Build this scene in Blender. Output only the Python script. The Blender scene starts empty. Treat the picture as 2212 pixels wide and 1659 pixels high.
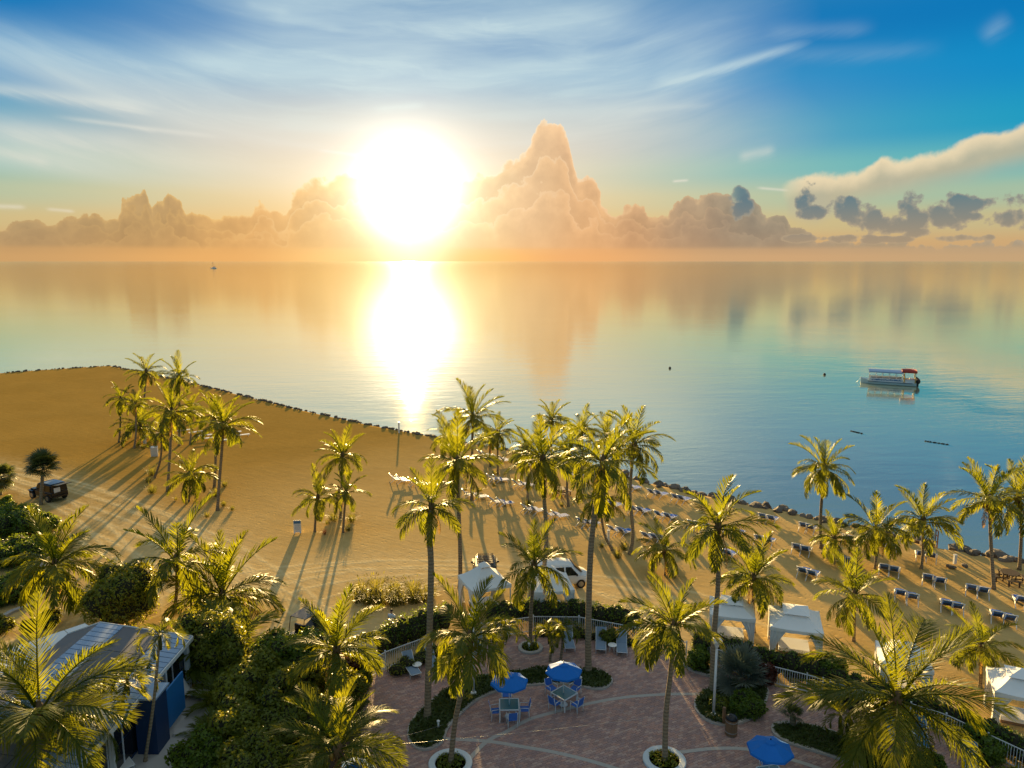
import bpy, bmesh, math, random
import numpy as np
from mathutils import Vector, Matrix, Euler
random.seed(11); np.random.seed(11)
R = math.radians
SC = bpy.context.scene
COL = SC.collection

# ------------------------------------------------------------------ camera
CAMZ = 24.0; PITCH = 9.4; F = 1603.7; CX = 1106.0; CY = 829.5
cd = bpy.data.cameras.new('camera'); cam = bpy.data.objects.new('camera', cd); COL.objects.link(cam)
cd.sensor_width = 36.0; cd.lens = 36.0 * F / 2212.0
cd.clip_start = 0.5; cd.clip_end = 60000
cam.location = (0, 0, CAMZ); cam.rotation_euler = (R(90 - PITCH), 0, 0)
SC.camera = cam

_cp, _sp = math.cos(R(PITCH)), math.sin(R(PITCH))
def ray(x, y):
    v = (y - CY) / F
    return Vector(((x - CX) / F, _cp - v * _sp, -(_sp + v * _cp)))
def at(x, y, z=0.0):
    """world point at height z seen at photo position (x, y) of a 2212 x 1659 print"""
    d = ray(x, y); return Vector((0, 0, CAMZ)) + d * ((z - CAMZ) / d.z)
def atY(x, y, Y):
    d = ray(x, y); return Vector((0, 0, CAMZ)) + d * (Y / d.y)
def ppm(p):
    """print pixels per metre at a world point"""
    depth = p.y * _cp - (p.z - CAMZ) * _sp
    return F / depth
def azel(x, y):
    d = ray(x, y).normalized()
    return math.degrees(math.atan2(d.x, d.y)), math.degrees(math.asin(d.z))

# ------------------------------------------------------------------ sky, sun, exposure
SUN_AZ, SUN_EL = azel(882, 409)
EXPO = 1.85
SKY_K = 1.0 / 2 ** EXPO
vs = SC.view_settings
vs.view_transform = 'Standard'; vs.look = 'None'; vs.gamma = 1.0; vs.use_curve_mapping = False
vs.exposure = EXPO
SC.display_settings.display_device = 'sRGB'

def lin(r, g, b):
    f = lambda c: (c / 255 / 12.92) if c / 255 <= .04045 else ((c / 255 + .055) / 1.055) ** 2.4
    return (f(r), f(g), f(b), 1.0)

class V:
    """a tiny expression builder for math nodes"""
    T = None
    def __init__(s, sock): s.s = sock
    @staticmethod
    def m(op, *a, clamp=False):
        n = V.T.nodes.new('ShaderNodeMath'); n.operation = op; n.use_clamp = clamp
        for i, x in enumerate(a):
            if isinstance(x, V): V.T.links.new(x.s, n.inputs[i])
            else: n.inputs[i].default_value = float(x)
        return V(n.outputs[0])
    def __add__(a, b): return V.m('ADD', a, b)
    __radd__ = __add__
    def __sub__(a, b): return V.m('SUBTRACT', a, b)
    def __rsub__(a, b): return V.m('SUBTRACT', b, a)
    def __mul__(a, b): return V.m('MULTIPLY', a, b)
    __rmul__ = __mul__
    def __truediv__(a, b): return V.m('DIVIDE', a, b)
    def __neg__(a): return V.m('MULTIPLY', a, -1)
    def pow(a, b): return V.m('POWER', a, b)
    def sqrt(a): return V.m('SQRT', a)
    def abs(a): return V.m('ABSOLUTE', a)
    def exp(a): return V.m('EXPONENT', a)
    def clamp(a): return V.m('ADD', a, 0, clamp=True)
    def max(a, b): return V.m('MAXIMUM', a, b)
    def min(a, b): return V.m('MINIMUM', a, b)
    def ss(a, lo, hi):
        n = V.T.nodes.new('ShaderNodeMapRange'); n.interpolation_type = 'SMOOTHSTEP'
        V.T.links.new(a.s, n.inputs['Value'])
        for k, q in (('From Min', lo), ('From Max', hi)):
            if isinstance(q, V): V.T.links.new(q.s, n.inputs[k])
            else: n.inputs[k].default_value = q
        return V(n.outputs['Result'])
    def mr(a, lo, hi, t0, t1):
        n = V.T.nodes.new('ShaderNodeMapRange'); V.T.links.new(a.s, n.inputs['Value'])
        for k, q in (('From Min', lo), ('From Max', hi), ('To Min', t0), ('To Max', t1)): n.inputs[k].default_value = q
        return V(n.outputs['Result'])

def vec(x, y, z):
    n = V.T.nodes.new('ShaderNodeCombineXYZ')
    for i, q in enumerate((x, y, z)):
        if isinstance(q, V): V.T.links.new(q.s, n.inputs[i])
        else: n.inputs[i].default_value = q
    return n.outputs[0]
def noise(vs_, scale, detail=5, rough=.55, dist=0.0, dim='3D', lac=2.0):
    n = V.T.nodes.new('ShaderNodeTexNoise'); n.noise_dimensions = dim
    V.T.links.new(vs_, n.inputs['Vector'])
    n.inputs['Scale'].default_value = scale; n.inputs['Detail'].default_value = detail
    n.inputs['Roughness'].default_value = rough; n.inputs['Distortion'].default_value = dist
    n.inputs['Lacunarity'].default_value = lac
    return V(n.outputs[0])
def voro(vs_, scale, feature='F1', rnd=1.0):
    n = V.T.nodes.new('ShaderNodeTexVoronoi'); n.feature = feature
    V.T.links.new(vs_, n.inputs['Vector']); n.inputs['Scale'].default_value = scale
    n.inputs['Randomness'].default_value = rnd
    return n
def ramp(fac, stops, interp='EASE'):
    n = V.T.nodes.new('ShaderNodeValToRGB'); n.color_ramp.interpolation = interp
    V.T.links.new(fac.s if isinstance(fac, V) else fac, n.inputs[0])
    e = n.color_ramp.elements
    e[0].position, e[0].color = stops[0][0], stops[0][1]
    e[1].position, e[1].color = stops[-1][0], stops[-1][1]
    for p, c in stops[1:-1]:
        q = e.new(p); q.color = c
    return n.outputs[0]
def mixc(f, a, b, mode='MIX'):
    n = V.T.nodes.new('ShaderNodeMix'); n.data_type = 'RGBA'; n.blend_type = mode
    n.clamp_factor = True
    for k, q in ((0, f), (6, a), (7, b)):
        if isinstance(q, V): V.T.links.new(q.s, n.inputs[k])
        elif hasattr(q, 'is_output'): V.T.links.new(q, n.inputs[k])
        else: n.inputs[k].default_value = q
    return n.outputs[2]
def fcurve(x, pts):
    n = V.T.nodes.new('ShaderNodeFloatCurve')
    c = n.mapping.curves[0]
    pts = sorted(pts)
    c.points[0].location = pts[0]; c.points[1].location = pts[-1]
    for p in pts[1:-1]: c.points.new(*p)
    for p in c.points: p.handle_type = 'VECTOR'
    n.mapping.use_clip = False
    n.mapping.update()
    V.T.links.new(x.s, n.inputs['Value'])
    return V(n.outputs[0])

def build_world():
    w = bpy.data.worlds.new('World'); SC.world = w; w.use_nodes = True
    nt = w.node_tree; nt.nodes.clear(); V.T = nt
    tc = nt.nodes.new('ShaderNodeTexCoord')
    nrm = nt.nodes.new('ShaderNodeVectorMath'); nrm.operation = 'NORMALIZE'
    nt.links.new(tc.outputs['Generated'], nrm.inputs[0]); D = nrm.outputs[0]
    sx = nt.nodes.new('ShaderNodeSeparateXYZ'); nt.links.new(D, sx.inputs[0])
    X, Y, Z = (V(sx.outputs[i]) for i in range(3))
    DEG = 180 / math.pi
    az = V.m('ARCTAN2', X, Y) * DEG
    el = V.m('ARCSINE', Z.min(1).max(-1)) * DEG
    elp = el.abs()
    s = Vector((math.sin(R(SUN_AZ)) * math.cos(R(SUN_EL)), math.cos(R(SUN_AZ)) * math.cos(R(SUN_EL)), math.sin(R(SUN_EL))))
    dot = X * s.x + Y * s.y + Z * s.z
    th = V.m('ARCCOSINE', dot.min(1).max(-1)) * DEG           # angle from the sun
    daz = az - SUN_AZ
    # physical sky, graded towards the saturated look of the photograph
    sky = nt.nodes.new('ShaderNodeTexSky'); sky.sky_type = 'NISHITA'; sky.sun_disc = False
    sky.sun_elevation = R(SUN_EL); sky.sun_rotation = R(SUN_AZ)
    sky.altitude = 20; sky.air_density = 1.0; sky.dust_density = 1.0; sky.ozone_density = 2.0
    nish = mixc(1.0, sky.outputs[0], (.085, .085, .085, 1), 'MULTIPLY')
    # clear air by height; overhead an unseen pale cirrus veil, brightened as fill
    t = (elp / 40.0).clamp().pow(.5)
    P = lambda d: (d / 40.0) ** .5
    far = ramp(t, [(0, lin(205, 152, 100)), (P(1.1), lin(212, 172, 118)), (P(2.6), lin(200, 188, 140)), (P(4.4), lin(165, 192, 165)),
                   (P(6.4), lin(92, 182, 186)), (P(8.6), lin(14, 156, 194)), (P(12), lin(0, 140, 198)), (P(15.5), lin(0, 120, 186)),
                   (P(22), lin(74, 136, 176)), (1, lin(168, 182, 190))], 'EASE')
    base = mixc(.03, far, nish)
    # warm aureole round the sun
    rr = ((daz * .72).pow(2) + ((el - SUN_EL) * 1.3).pow(2)).sqrt()
    w1 = (-((rr / 15.5).pow(2.4))).exp() * .88 * (1 - el.ss(8.0, 15.5) * .88)
    warm = ramp((elp / 20).clamp(), [(0, lin(255, 178, 96)), (.12, lin(255, 204, 124)), (.26, lin(255, 222, 172)), (.45, lin(254, 226, 192)), (.65, lin(242, 220, 196)), (1, lin(176, 200, 222))], 'LINEAR')
    base = mixc(w1, base, warm)
    # ---------------- cirrus
    smile = el - ((az + 6.0).pow(2)) * .0058
    wob = noise(D, 3.0, 3, .5) - .5
    cv = vec(az * .045 + wob * .5, smile * .30 + wob * 1.3, 0.0)
    c1 = noise(cv, 1.0, 9, .56, .25)
    cv2 = vec(az * .10 + wob * .5, smile * .8 + wob * 1.4, 3.7)
    c2 = noise(cv2, 1.0, 8, .65, .6)
    def blob(x, y, sa, se, amp=1.0, m=0.0):
        a, e = azel(x, y)
        return (-(((az - a) / sa).pow(2) + ((el - e - (az - a) * m) / se).pow(2))).exp() * amp
    cov = blob(150, 150, 13, 1.6, .85, -.16) + blob(640, 225, 11, 3.6, 1.0, -.10) + blob(930, 130, 13, 7.0, 1.1) + blob(1230, 170, 10, 4.2, .9, .10) + blob(1480, 120, 6, 2.6, .42, .25) + blob(110, 300, 13, 1.1, .8, -.10) + blob(90, 350, 9, .9, .6, -.06) + blob(1480, 295, 9, 2.4, .36) + blob(640, 20, 9, 1.6, .30, -.2) + blob(960, 10, 9, 3.5, .5)
    cov = ((cov - .10).max(0.0) * 1.15).min(1.0)
    cir = ((c1.ss(.22, .74) * .50 + c2.ss(.44, .78) * .20 + .36) * cov * .95).min(.86)
    # single streaks: (x0,y0) -> (x1,y1), half width in degrees, strength
    def streak(x0, y0, x1, y1, w_, amp, taper=.25, wobble=.9):
        a0, e0 = azel(x0, y0); a1, e1 = azel(x1, y1)
        L = math.hypot(a1 - a0, e1 - e0); ux, uy = (a1 - a0) / L, (e1 - e0) / L
        px = az - a0; py = el - e0
        tt = (px * ux + py * uy) / L
        dd = px * (-uy) + py * ux + (c2 - .5) * (w_ * wobble * 2) + (c1 - .5) * w_ * wobble
        return tt.ss(-.02, taper) * (1 - tt.ss(1 - taper, 1.02)) * (-((dd / w_).pow(2))).exp() * amp * c2.mr(.25, .75, .45, 1.25)
    sts = [(-120, 176, 360, 236, .42, .62), (105, 250, 505, 299, .16, .5), (678, 323, 800, 340, .12, .9),
           (1380, 196, 1765, 86, .30, .62), (1400, 184, 1560, 150, .5, .35), (1300, 240, 1560, 225, .25, .22), (1180, 215, 1420, 150, 1.0, .22),
           (800, 238, 925, 226, .22, .6), (1640, 70, 1900, 60, .45, .16), (1590, 342, 1680, 322, .35, .45), (1640, 120, 2050, 105, .5, .12),
           (2112, 92, 2190, 32, .5, .22, .45), (1450, 392, 1490, 389, .09, .75), (1630, 405, 1710, 412, .09, .6),
           (-20, 446, 60, 449, .14, .75), (95, 452, 165, 457, .12, .6), (560, 30, 760, 66, .35, .3), (520, 5, 640, 36, .3, .28), (-40, 322, 120, 350, .4, .3), (-40, 272, 330, 318, .6, .28)]
    sts += [(300, 120, 900, 175, .8, .30), (420, 60, 980, 130, .9, .25), (900, 60, 1400, 20, .9, .22), (560, 255, 900, 290, .6, .4), (940, 175, 1330, 120, .9, .3), (1000, 260, 1380, 225, .4, .3), (1040, 30, 1060, 75, .4, .3)]
    st = None
    for a in sts:
        q = streak(*a); st = q if st is None else st.max(q)
    cir = (cir + st * (1 - cir * .6)).min(.92)
    cwarm = (-((rr / 13).pow(2))).exp()
    ccol = mixc(((el - 3.5) / 8.5).clamp().max((rr / 22).clamp()), lin(255, 238, 218), mixc((elp / 13).clamp(), lin(236, 222, 186), lin(194, 217, 224)))
    col = mixc(cir, base, ccol)
    # ---------------- cream anvil on the right
    azn = (az + 45) / 90
    def prof(pts):
        o = []
        for x, y in pts:
            a, e = azel(x, y); o.append(((a + 45) / 90, e / 20))
        o = [(0, o[0][1])] + [q for q in o if 0 < q[0] < 1] + [(1, o[-1][1])]
        return fcurve(azn, o) * 20
    n1 = noise(D, 22, 6, .6); n2 = noise(D, 70, 5, .6); n3 = noise(D, 9, 3, .5)
    vb = V(voro(D, 34).outputs['Distance'])
    vb2 = V(voro(D, 85).outputs['Distance'])
    up = prof([(1600, 415), (1690, 398), (1715, 385), (1750, 374), (1850, 372), (1890, 352), (1905, 338), (1945, 342), (2020, 330), (2080, 305), (2120, 285), (2212, 263), (2400, 225)])
    lo = prof([(1600, 412), (1688, 405), (1700, 470), (1760, 478), (1850, 440), (1950, 418), (2080, 390), (2212, 352), (2400, 300)])
    inr = up - el + (n1 - .5) * .9 - (vb - .5) * .35 + (n2 - .5) * .45
    anv = inr.ss(-.1, .38) * ((el - lo) + (n3 - .5) * 1.4).ss(-.6, 1.1) * (azn.ss(.708, .735))
    lit = 1 - inr.ss(.1, 1.5)
    acol = mixc((lit * .9 + (n1 - .5) * .5).clamp(), mixc((n3 * 1.6 - .3).clamp(), lin(196, 182, 148), lin(178, 178, 158)), lin(248, 224, 182))
    col = mixc(anv * .93, col, acol)
    # ---------------- cumulus bank along the horizon
    bank_pts = [(-200, 500), (0, 492), (30, 478), (60, 468), (95, 473), (130, 464), (180, 468), (205, 466), (240, 474), (258, 470), (263, 428), (285, 418), (305, 422), (318, 408), (345, 400), (353, 408), (330, 455), (352, 440), (372, 430), (392, 436), (402, 462), (418, 448), (426, 466), (470, 470), (520, 466), (545, 462), (552, 432), (566, 428), (580, 448), (620, 446), (640, 410), (660, 396), (690, 384), (740, 376), (800, 380), (860, 420), (950, 420), (1000, 385), (1030, 372), (1060, 372), (1085, 356), (1105, 342), (1128, 330), (1144, 318), (1155, 290), (1166, 264), (1210, 256), (1226, 284), (1235, 330), (1243, 374), (1254, 394), (1268, 378), (1288, 388), (1300, 440), (1330, 462), (1345, 445), (1370, 432), (1395, 436), (1402, 462), (1440, 466), (1465, 430), (1490, 418), (1510, 432), (1540, 412), (1575, 416), (1590, 440), (1600, 426), (1618, 422), (1632, 432), (1640, 450), (1670, 455), (1695, 462), (1700, 486), (1740, 492), (1760, 515), (1900, 522), (2212, 526), (2400, 525)]
    top = prof(bank_pts)
    n4 = noise(D, 190, 4, .6)
    puff = (n1 - .5) * 1.0 + (n2 - .5) * .75 + (n4 - .5) * .28 - (vb - .45) * .95 - (vb2 - .45) * .5
    d1 = top - el + puff
    aab = azn
    A = lambda x: (azel(x, 500)[0] + 45) / 90
    bcol = ramp(aab, [(A(0), lin(172, 146, 108)), (A(300), lin(190, 154, 104)), (A(560), lin(232, 176, 108)), (A(760), lin(255, 206, 124)), (A(890), lin(255, 230, 160)),
                      (A(1010), lin(255, 220, 152)), (A(1150), lin(255, 208, 152)), (A(1270), lin(248, 192, 134)), (A(1360), lin(214, 166, 122)), (A(1480), lin(180, 152, 124)), (A(1640), lin(150, 142, 126)), (A(1900), lin(140, 140, 126)), (A(2212), lin(140, 146, 136))], 'EASE')
    lcol = ramp(aab, [(A(0), lin(236, 192, 122)), (A(400), lin(252, 206, 124)), (A(760), lin(255, 238, 190)), (A(900), lin(255, 250, 225)), (A(1200), lin(255, 238, 206)), (A(1400), lin(250, 206, 150)), (A(1900), lin(246, 206, 154)), (A(2212), lin(238, 196, 152))], 'EASE')
    dsun = (1 - (daz.abs() / 27)).clamp()
    bank = None
    for k, (fac, add, amp, lit_) in enumerate([(1.0, 0.0, 1.0, .9), (.74, .10, 1.25, .55), (.50, .12, 1.15, .32)]):
        off = nt.nodes.new('ShaderNodeVectorMath'); off.operation = 'ADD'; nt.links.new(D, off.inputs[0]); off.inputs[1].default_value = (3.1 * k, 1.7 * k, .9 * k)
        Dk = off.outputs[0]
        if k == 0: pk, a1 = puff, n1
        else:
            a1 = noise(Dk, 15 + 4 * k, 7, .62); vk = V(voro(Dk, 30 + 8 * k).outputs['Distance']); vk2 = V(voro(Dk, 95).outputs['Distance'])
            pk = (a1 - .5) * 2.6 - (vk - .45) * 1.0 - (vk2 - .45) * .45
        dk_ = top * fac + add - el + pk * amp
        m_ = dk_.ss(-.03, .10)
        rim = 1 - dk_.ss(.03, .50)
        inner = (a1 - .5) * 1.3 + pk * -.55
        lt = (rim.pow(1.6) * (dsun * .85 + .16) * lit_ + inner.ss(.10, .9) * (dsun * .26 + .05)).clamp()
        body = mixc((dk_.ss(.1, 1.6) * .55 + a1.ss(.40, .62) * .35).clamp(), mixc(.08, bcol, lcol), mixc(1.0, bcol, lin(214, 216, 224), 'MULTIPLY'))
        col = mixc(m_ * (.90 if k == 0 else .55), col, mixc(lt, body, lcol))
        bank = m_ if bank is None else bank
    # ---------------- dark slate clouds on the right
    dk = None
    for x, y, a_, b_ in [(1744, 416, .62, .62), (1735, 432, .5, .5), (1765, 458, .95, .42), (1806, 452, .75, .75), (1850, 468, 1.1, .62), (1838, 445, .45, .5), (1900, 484, 2.0, .45), (1930, 490, 1.6, .3), (1975, 446, .75, .75), (2000, 468, 1.1, .6), (2050, 480, 1.5, .4), (2030, 462, .9, .5),
                         (2070, 434, 1.15, .4), (2115, 440, 1.2, .42), (2100, 470, .8, .25), (2195, 456, 1.0, .65), (2212, 470, 1.0, .5), (1600, 436, .6, .75), (1480, 512, 2, .2),
                         (1900, 518, 2.4, .17), (1830, 514, 1.2, .2), (1990, 505, .7, .3), (2060, 515, 1.4, .18), (1740, 515, 1.4, .2)]:
        a, e = azel(x, y)
        q = 1 - ((az - a) / (a_ * 1.45)).pow(2) - ((el - e) / (b_ * 1.4)).pow(2)
        dk = q if dk is None else dk.max(q)
    df = dk.max(-3) + puff * 2.1 + (n4 - .5) * .6
    dm = df.ss(-.12, .38) * azn.ss(A(1540), A(1600))
    dcol = mixc((1 - df.ss(.1, .9)) * .35, mixc(((el - .8) / 3.5).clamp(), lin(156, 142, 120), lin(92, 122, 134)), lin(215, 190, 150))
    col = mixc(dm * .94, col, dcol)
    # ---------------- low haze over the horizon
    hz = ramp(aab, [(A(0), lin(208, 162, 106)), (A(500), lin(236, 176, 104)), (A(760), lin(255, 200, 118)), (A(890), lin(255, 232, 165)), (A(1010), lin(255, 192, 104)), (A(1250), lin(240, 176, 112)), (A(1600), lin(208, 166, 120)), (A(2212), lin(198, 164, 122))], 'EASE')
    hf = (-(elp / 1.35)).exp() * .85
    hb = (1 - elp.ss(.75, 1.15)) * .35
    col = mixc((hf + hb).clamp(), col, hz)
    # ---------------- the sun's own glare, dimmed where the bank stands before it
    scr = 1 - bank * .45
    th = th * (1 + (el - SUN_EL).ss(0.0, 3.5) * .22)
    g1 = (-((th / 2.6).pow(2))).exp() * 3.5 + (-((th / 3.3).pow(1.35))).exp() * 2.1 * (scr * .6 + .4)
    g2 = (-((th / 9.5).pow(2))).exp() * .16
    def addc(c, f, k):
        n = nt.nodes.new('ShaderNodeVectorMath'); n.operation = 'MULTIPLY_ADD'
        nt.links.new(vec(f, f, f), n.inputs[0]); n.inputs[1].default_value = k; nt.links.new(c, n.inputs[2])
        return n.outputs[0]
    col = addc(col, g1, (1.0, .92, .78)); col = addc(col, g2, (1.0, .72, .36))
    bg = nt.nodes.new('ShaderNodeBackground'); nt.links.new(col, bg.inputs[0]); bg.inputs[1].default_value = SKY_K
    out = nt.nodes.new('ShaderNodeOutputWorld'); nt.links.new(bg.outputs[0], out.inputs[0])
    w.cycles.sampling_method = 'MANUAL'; w.cycles.sample_map_resolution = 1024
build_world()

sl = bpy.data.lights.new('sun', 'SUN'); sl.energy = 5.0; sl.angle = R(.55); sl.color = (1.0, .68, .27)
so = bpy.data.objects.new('sun', sl); COL.objects.link(so)
_sd = Vector((math.sin(R(SUN_AZ)) * math.cos(R(SUN_EL)), math.cos(R(SUN_AZ)) * math.cos(R(SUN_EL)), math.sin(R(SUN_EL))))
so.rotation_euler = _sd.to_track_quat('Z', 'Y').to_euler(); so.location = (0, 0, 80)
cy = SC.cycles
cy.use_denoising = True; cy.max_bounces = 8; cy.transparent_max_bounces = 8; cy.diffuse_bounces = 3; cy.glossy_bounces = 3; cy.transmission_bounces = 4
cy.sample_clamp_indirect = 6.0; cy.caustics_reflective = False; cy.caustics_refractive = False
# ------------------------------------------------------------------ helpers
def mat(name):
    m = bpy.data.materials.new(name); m.use_nodes = True
    nt = m.node_tree; V.T = nt
    b = nt.nodes['Principled BSDF']
    return m, nt, b
def bsdf_set(b, **k):
    for n, v in k.items():
        b.inputs[n.replace('_', ' ')].default_value = v
def bump(nt, b, h, strength=.3, dist=.05, normal_in=None):
    n = nt.nodes.new('ShaderNodeBump'); n.inputs['Strength'].default_value = strength; n.inputs['Distance'].default_value = dist
    nt.links.new(h.s if isinstance(h, V) else h, n.inputs['Height'])
    nt.links.new(n.outputs[0], b.inputs['Normal']); return n
def coords(nt, kind='Object'):
    return nt.nodes.new('ShaderNodeTexCoord').outputs[kind]
def position(nt):
    return nt.nodes.new('ShaderNodeNewGeometry').outputs['Position']
def rnd(nt):
    return V(nt.nodes.new('ShaderNodeObjectInfo').outputs['Random'])

class MB:
    """collects faces for ONE mesh"""
    def __init__(s): s.v = []; s.f = []; s.sm = []
    def add(s, vs_, fs, smooth=False):
        o = len(s.v); s.v += [tuple(p) for p in vs_]; s.f += [tuple(i + o for i in f) for f in fs]; s.sm += [smooth] * len(fs); return s
    def box(s, c, d, rz=0.0, M=None):
        hx, hy, hz = d[0] / 2, d[1] / 2, d[2] / 2
        q = [(-hx, -hy, -hz), (hx, -hy, -hz), (hx, hy, -hz), (-hx, hy, -hz), (-hx, -hy, hz), (hx, -hy, hz), (hx, hy, hz), (-hx, hy, hz)]
        mm = M or Matrix.Rotation(rz, 4, 'Z')
        c = Vector(c)
        return s.add([mm @ Vector(p) + c for p in q], [(0, 3, 2, 1), (4, 5, 6, 7), (0, 1, 5, 4), (1, 2, 6, 5), (2, 3, 7, 6), (3, 0, 4, 7)])
    def tube(s, pts, rads, n=8, cap=True, smooth=True):
        pts = [Vector(p) for p in pts]
        if not hasattr(rads, '__len__'): rads = [rads] * len(pts)
        vs_ = []; prev = None
        for i, p in enumerate(pts):
            d = (pts[min(i + 1, len(pts) - 1)] - pts[max(i - 1, 0)]).normalized()
            a = prev if prev is not None else (Vector((1, 0, 0)) if abs(d.x) < .9 else Vector((0, 1, 0)))
            a = (a - d * a.dot(d))
            if a.length < 1e-5: a = d.orthogonal()
            a.normalize(); prev = a; b = d.cross(a)
            for k in range(n):
                t = 2 * math.pi * k / n
                vs_.append(p + (a * math.cos(t) + b * math.sin(t)) * rads[i])
        fs = []
        for i in range(len(pts) - 1):
            for k in range(n):
                fs.append((i * n + k, i * n + (k + 1) % n, (i + 1) * n + (k + 1) % n, (i + 1) * n + k))
        s.add(vs_, fs, smooth)
        if cap:
            o = len(s.v) - len(vs_)
            s.f.append(tuple(o + k for k in reversed(range(n)))); s.sm.append(False)
            s.f.append(tuple(o + (len(pts) - 1) * n + k for k in range(n))); s.sm.append(False)
        return s
    def lathe(s, prof, n=16, c=(0, 0, 0), smooth=True):
        c = Vector(c); vs_ = []; fs = []
        for r, z in prof:
            for k in range(n):
                t = 2 * math.pi * k / n; vs_.append(c + Vector((r * math.cos(t), r * math.sin(t), z)))
        for i in range(len(prof) - 1):
            for k in range(n):
                fs.append((i * n + k, i * n + (k + 1) % n, (i + 1) * n + (k + 1) % n, (i + 1) * n + k))
        s.add(vs_, fs, smooth)
        o = len(s.v) - len(vs_)
        if prof[0][0] > 1e-4: s.f.append(tuple(o + k for k in reversed(range(n)))); s.sm.append(False)
        if prof[-1][0] > 1e-4: s.f.append(tuple(o + (len(prof) - 1) * n + k for k in range(n))); s.sm.append(False)
        return s
    def prism(s, poly, z0, z1, side=True, bottom=True):
        n = len(poly)
        vs_ = [(p[0], p[1], z0) for p in poly] + [(p[0], p[1], z1) for p in poly]
        fs = [tuple(range(n, 2 * n))]
        if bottom: fs.append(tuple(reversed(range(n))))
        if side: fs += [(i, (i + 1) % n, n + (i + 1) % n, n + i) for i in range(n)]
        return s.add(vs_, fs)
    def blob(s, c, r, seg=8, ring=6, jit=.0, rng=random):
        vs_ = []; fs = []
        c = Vector(c)
        for i in range(ring + 1):
            ph = math.pi * i / ring
            for k in range(seg):
                t = 2 * math.pi * k / seg; q = 1 + rng.uniform(-jit, jit)
                vs_.append(c + Vector((r[0] * math.sin(ph) * math.cos(t) * q, r[1] * math.sin(ph) * math.sin(t) * q, r[2] * math.cos(ph) * q)))
        for i in range(ring):
            for k in range(seg):
                fs.append((i * seg + k, (i + 1) * seg + k, (i + 1) * seg + (k + 1) % seg, i * seg + (k + 1) % seg))
        return s.add(vs_, fs, True)
    def mesh(s, name):
        me = bpy.data.meshes.new(name); me.from_pydata(s.v, [], s.f)
        me.polygons.foreach_set('use_smooth', s.sm); me.update(); return me
    def build(s, name, m, parent=None, loc=None):
        return obj(name, s.mesh(name), m, parent, loc)

def obj(name, me, m=None, parent=None, loc=None, rot=None, scale=None):
    o = bpy.data.objects.new(name, me); COL.objects.link(o)
    if m is not None and me is not None and not me.materials: me.materials.append(m)
    if parent is not None: o.parent = parent
    if loc is not None: o.location = loc
    if rot is not None: o.rotation_euler = rot
    if scale is not None: o.scale = scale
    return o
def tag(o, label=None, cat=None, group=None, kind=None):
    if label: o['label'] = label
    if cat: o['category'] = cat
    if group: o['group'] = group
    if kind: o['kind'] = kind
    return o
def thing(name, label, cat, loc=(0, 0, 0), rz=0.0, group=None):
    o = bpy.data.objects.new(name, None); COL.objects.link(o); o.empty_display_size = .3
    o.location = loc; o.rotation_euler = (0, 0, rz)
    return tag(o, label, cat, group)
CHILD = {}
def dup(root, loc, rz=0.0, label=None, group=None, scale=None):
    r = root.copy(); COL.objects.link(r); r.location = loc; r.rotation_euler = (0, 0, rz)
    if scale: r.scale = (scale,) * 3
    if label: r['label'] = label
    if group: r['group'] = group
    def rec(src, dst):
        for ch in src.children:
            c = ch.copy(); COL.objects.link(c); c.parent = dst; rec(ch, c)
    rec(root, r)
    return r

def interp_poly(pts, x):
    for (x0, y0), (x1, y1) in zip(pts, pts[1:]):
        if x <= x1: return y0 + (y1 - y0) * (x - x0) / (x1 - x0)
    return pts[-1][1]
def catmull(pts, n=8, closed=False):
    pts = [Vector(p) for p in pts]; out = []; N = len(pts)
    rng = range(N if closed else N - 1)
    for i in rng:
        g = (lambda k: pts[k % N]) if closed else (lambda k: pts[min(max(k, 0), N - 1)])
        a, b, c, d = g(i - 1), g(i), g(i + 1), g(i + 2)
        for k in range(n):
            t = k / n
            out.append(.5 * ((2 * b) + (c - a) * t + (2 * a - 5 * b + 4 * c - d) * t * t + (3 * b - a - 3 * c + d) * t ** 3))
    if not closed: out.append(pts[-1])
    return out

# ------------------------------------------------------------------ simple materials
def simple(name, c, rough=.6, metal=0.0, var=.12, scale=6.0, bumps=0.0, spec=.4, sheen=0):
    m, nt, b = mat(name)
    n = noise(coords(nt), scale, 4, .6)
    r = rnd(nt)
    f = (n - .5) * 2 * var + (r - .5) * var
    cc = mixc(.5 + f, tuple(q * .72 for q in c[:3]) + (1,), tuple(min(1, q * 1.28) for q in c[:3]) + (1,))
    nt.links.new(cc, b.inputs['Base Color'])
    bsdf_set(b, Roughness=rough, Metallic=metal); b.inputs['Specular IOR Level'].default_value = spec
    if bumps: bump(nt, b, noise(coords(nt), scale * 6, 4, .6), bumps, .01)
    return m
M = {}
M['white'] = simple('white_paint', (.72, .72, .70), .45, var=.06)
M['white_metal'] = simple('white_aluminium', (.66, .68, .70), .4, .0, .05)
M['plastic'] = simple('white_plastic', (.76, .75, .72), .4, var=.05)
M['canvas'] = simple('white_canvas', (.80, .79, .76), .8, var=.07, scale=2)
M['navy'] = simple('navy_sling', (.04, .15, .52), .7, var=.15)
M['blue_cloth'] = simple('blue_canvas', (.0, .14, .52), .75, var=.08, scale=3)
M['grey_sling'] = simple('blue_grey_sling', (.17, .24, .33), .7, var=.1)
M['black'] = simple('black_paint', (.012, .012, .014), .25, var=.2)
M['rubber'] = simple('rubber', (.02, .02, .02), .8)
M['wood'] = simple('weathered_wood', (.22, .13, .07), .75, var=.3, scale=9, bumps=.3)
M['dark_wood'] = simple('dark_wood', (.075, .045, .025), .8, var=.3, scale=9)
M['kerb'] = simple('kerb_concrete', (.42, .38, .34), .85, var=.2, scale=8, bumps=.4)
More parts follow.
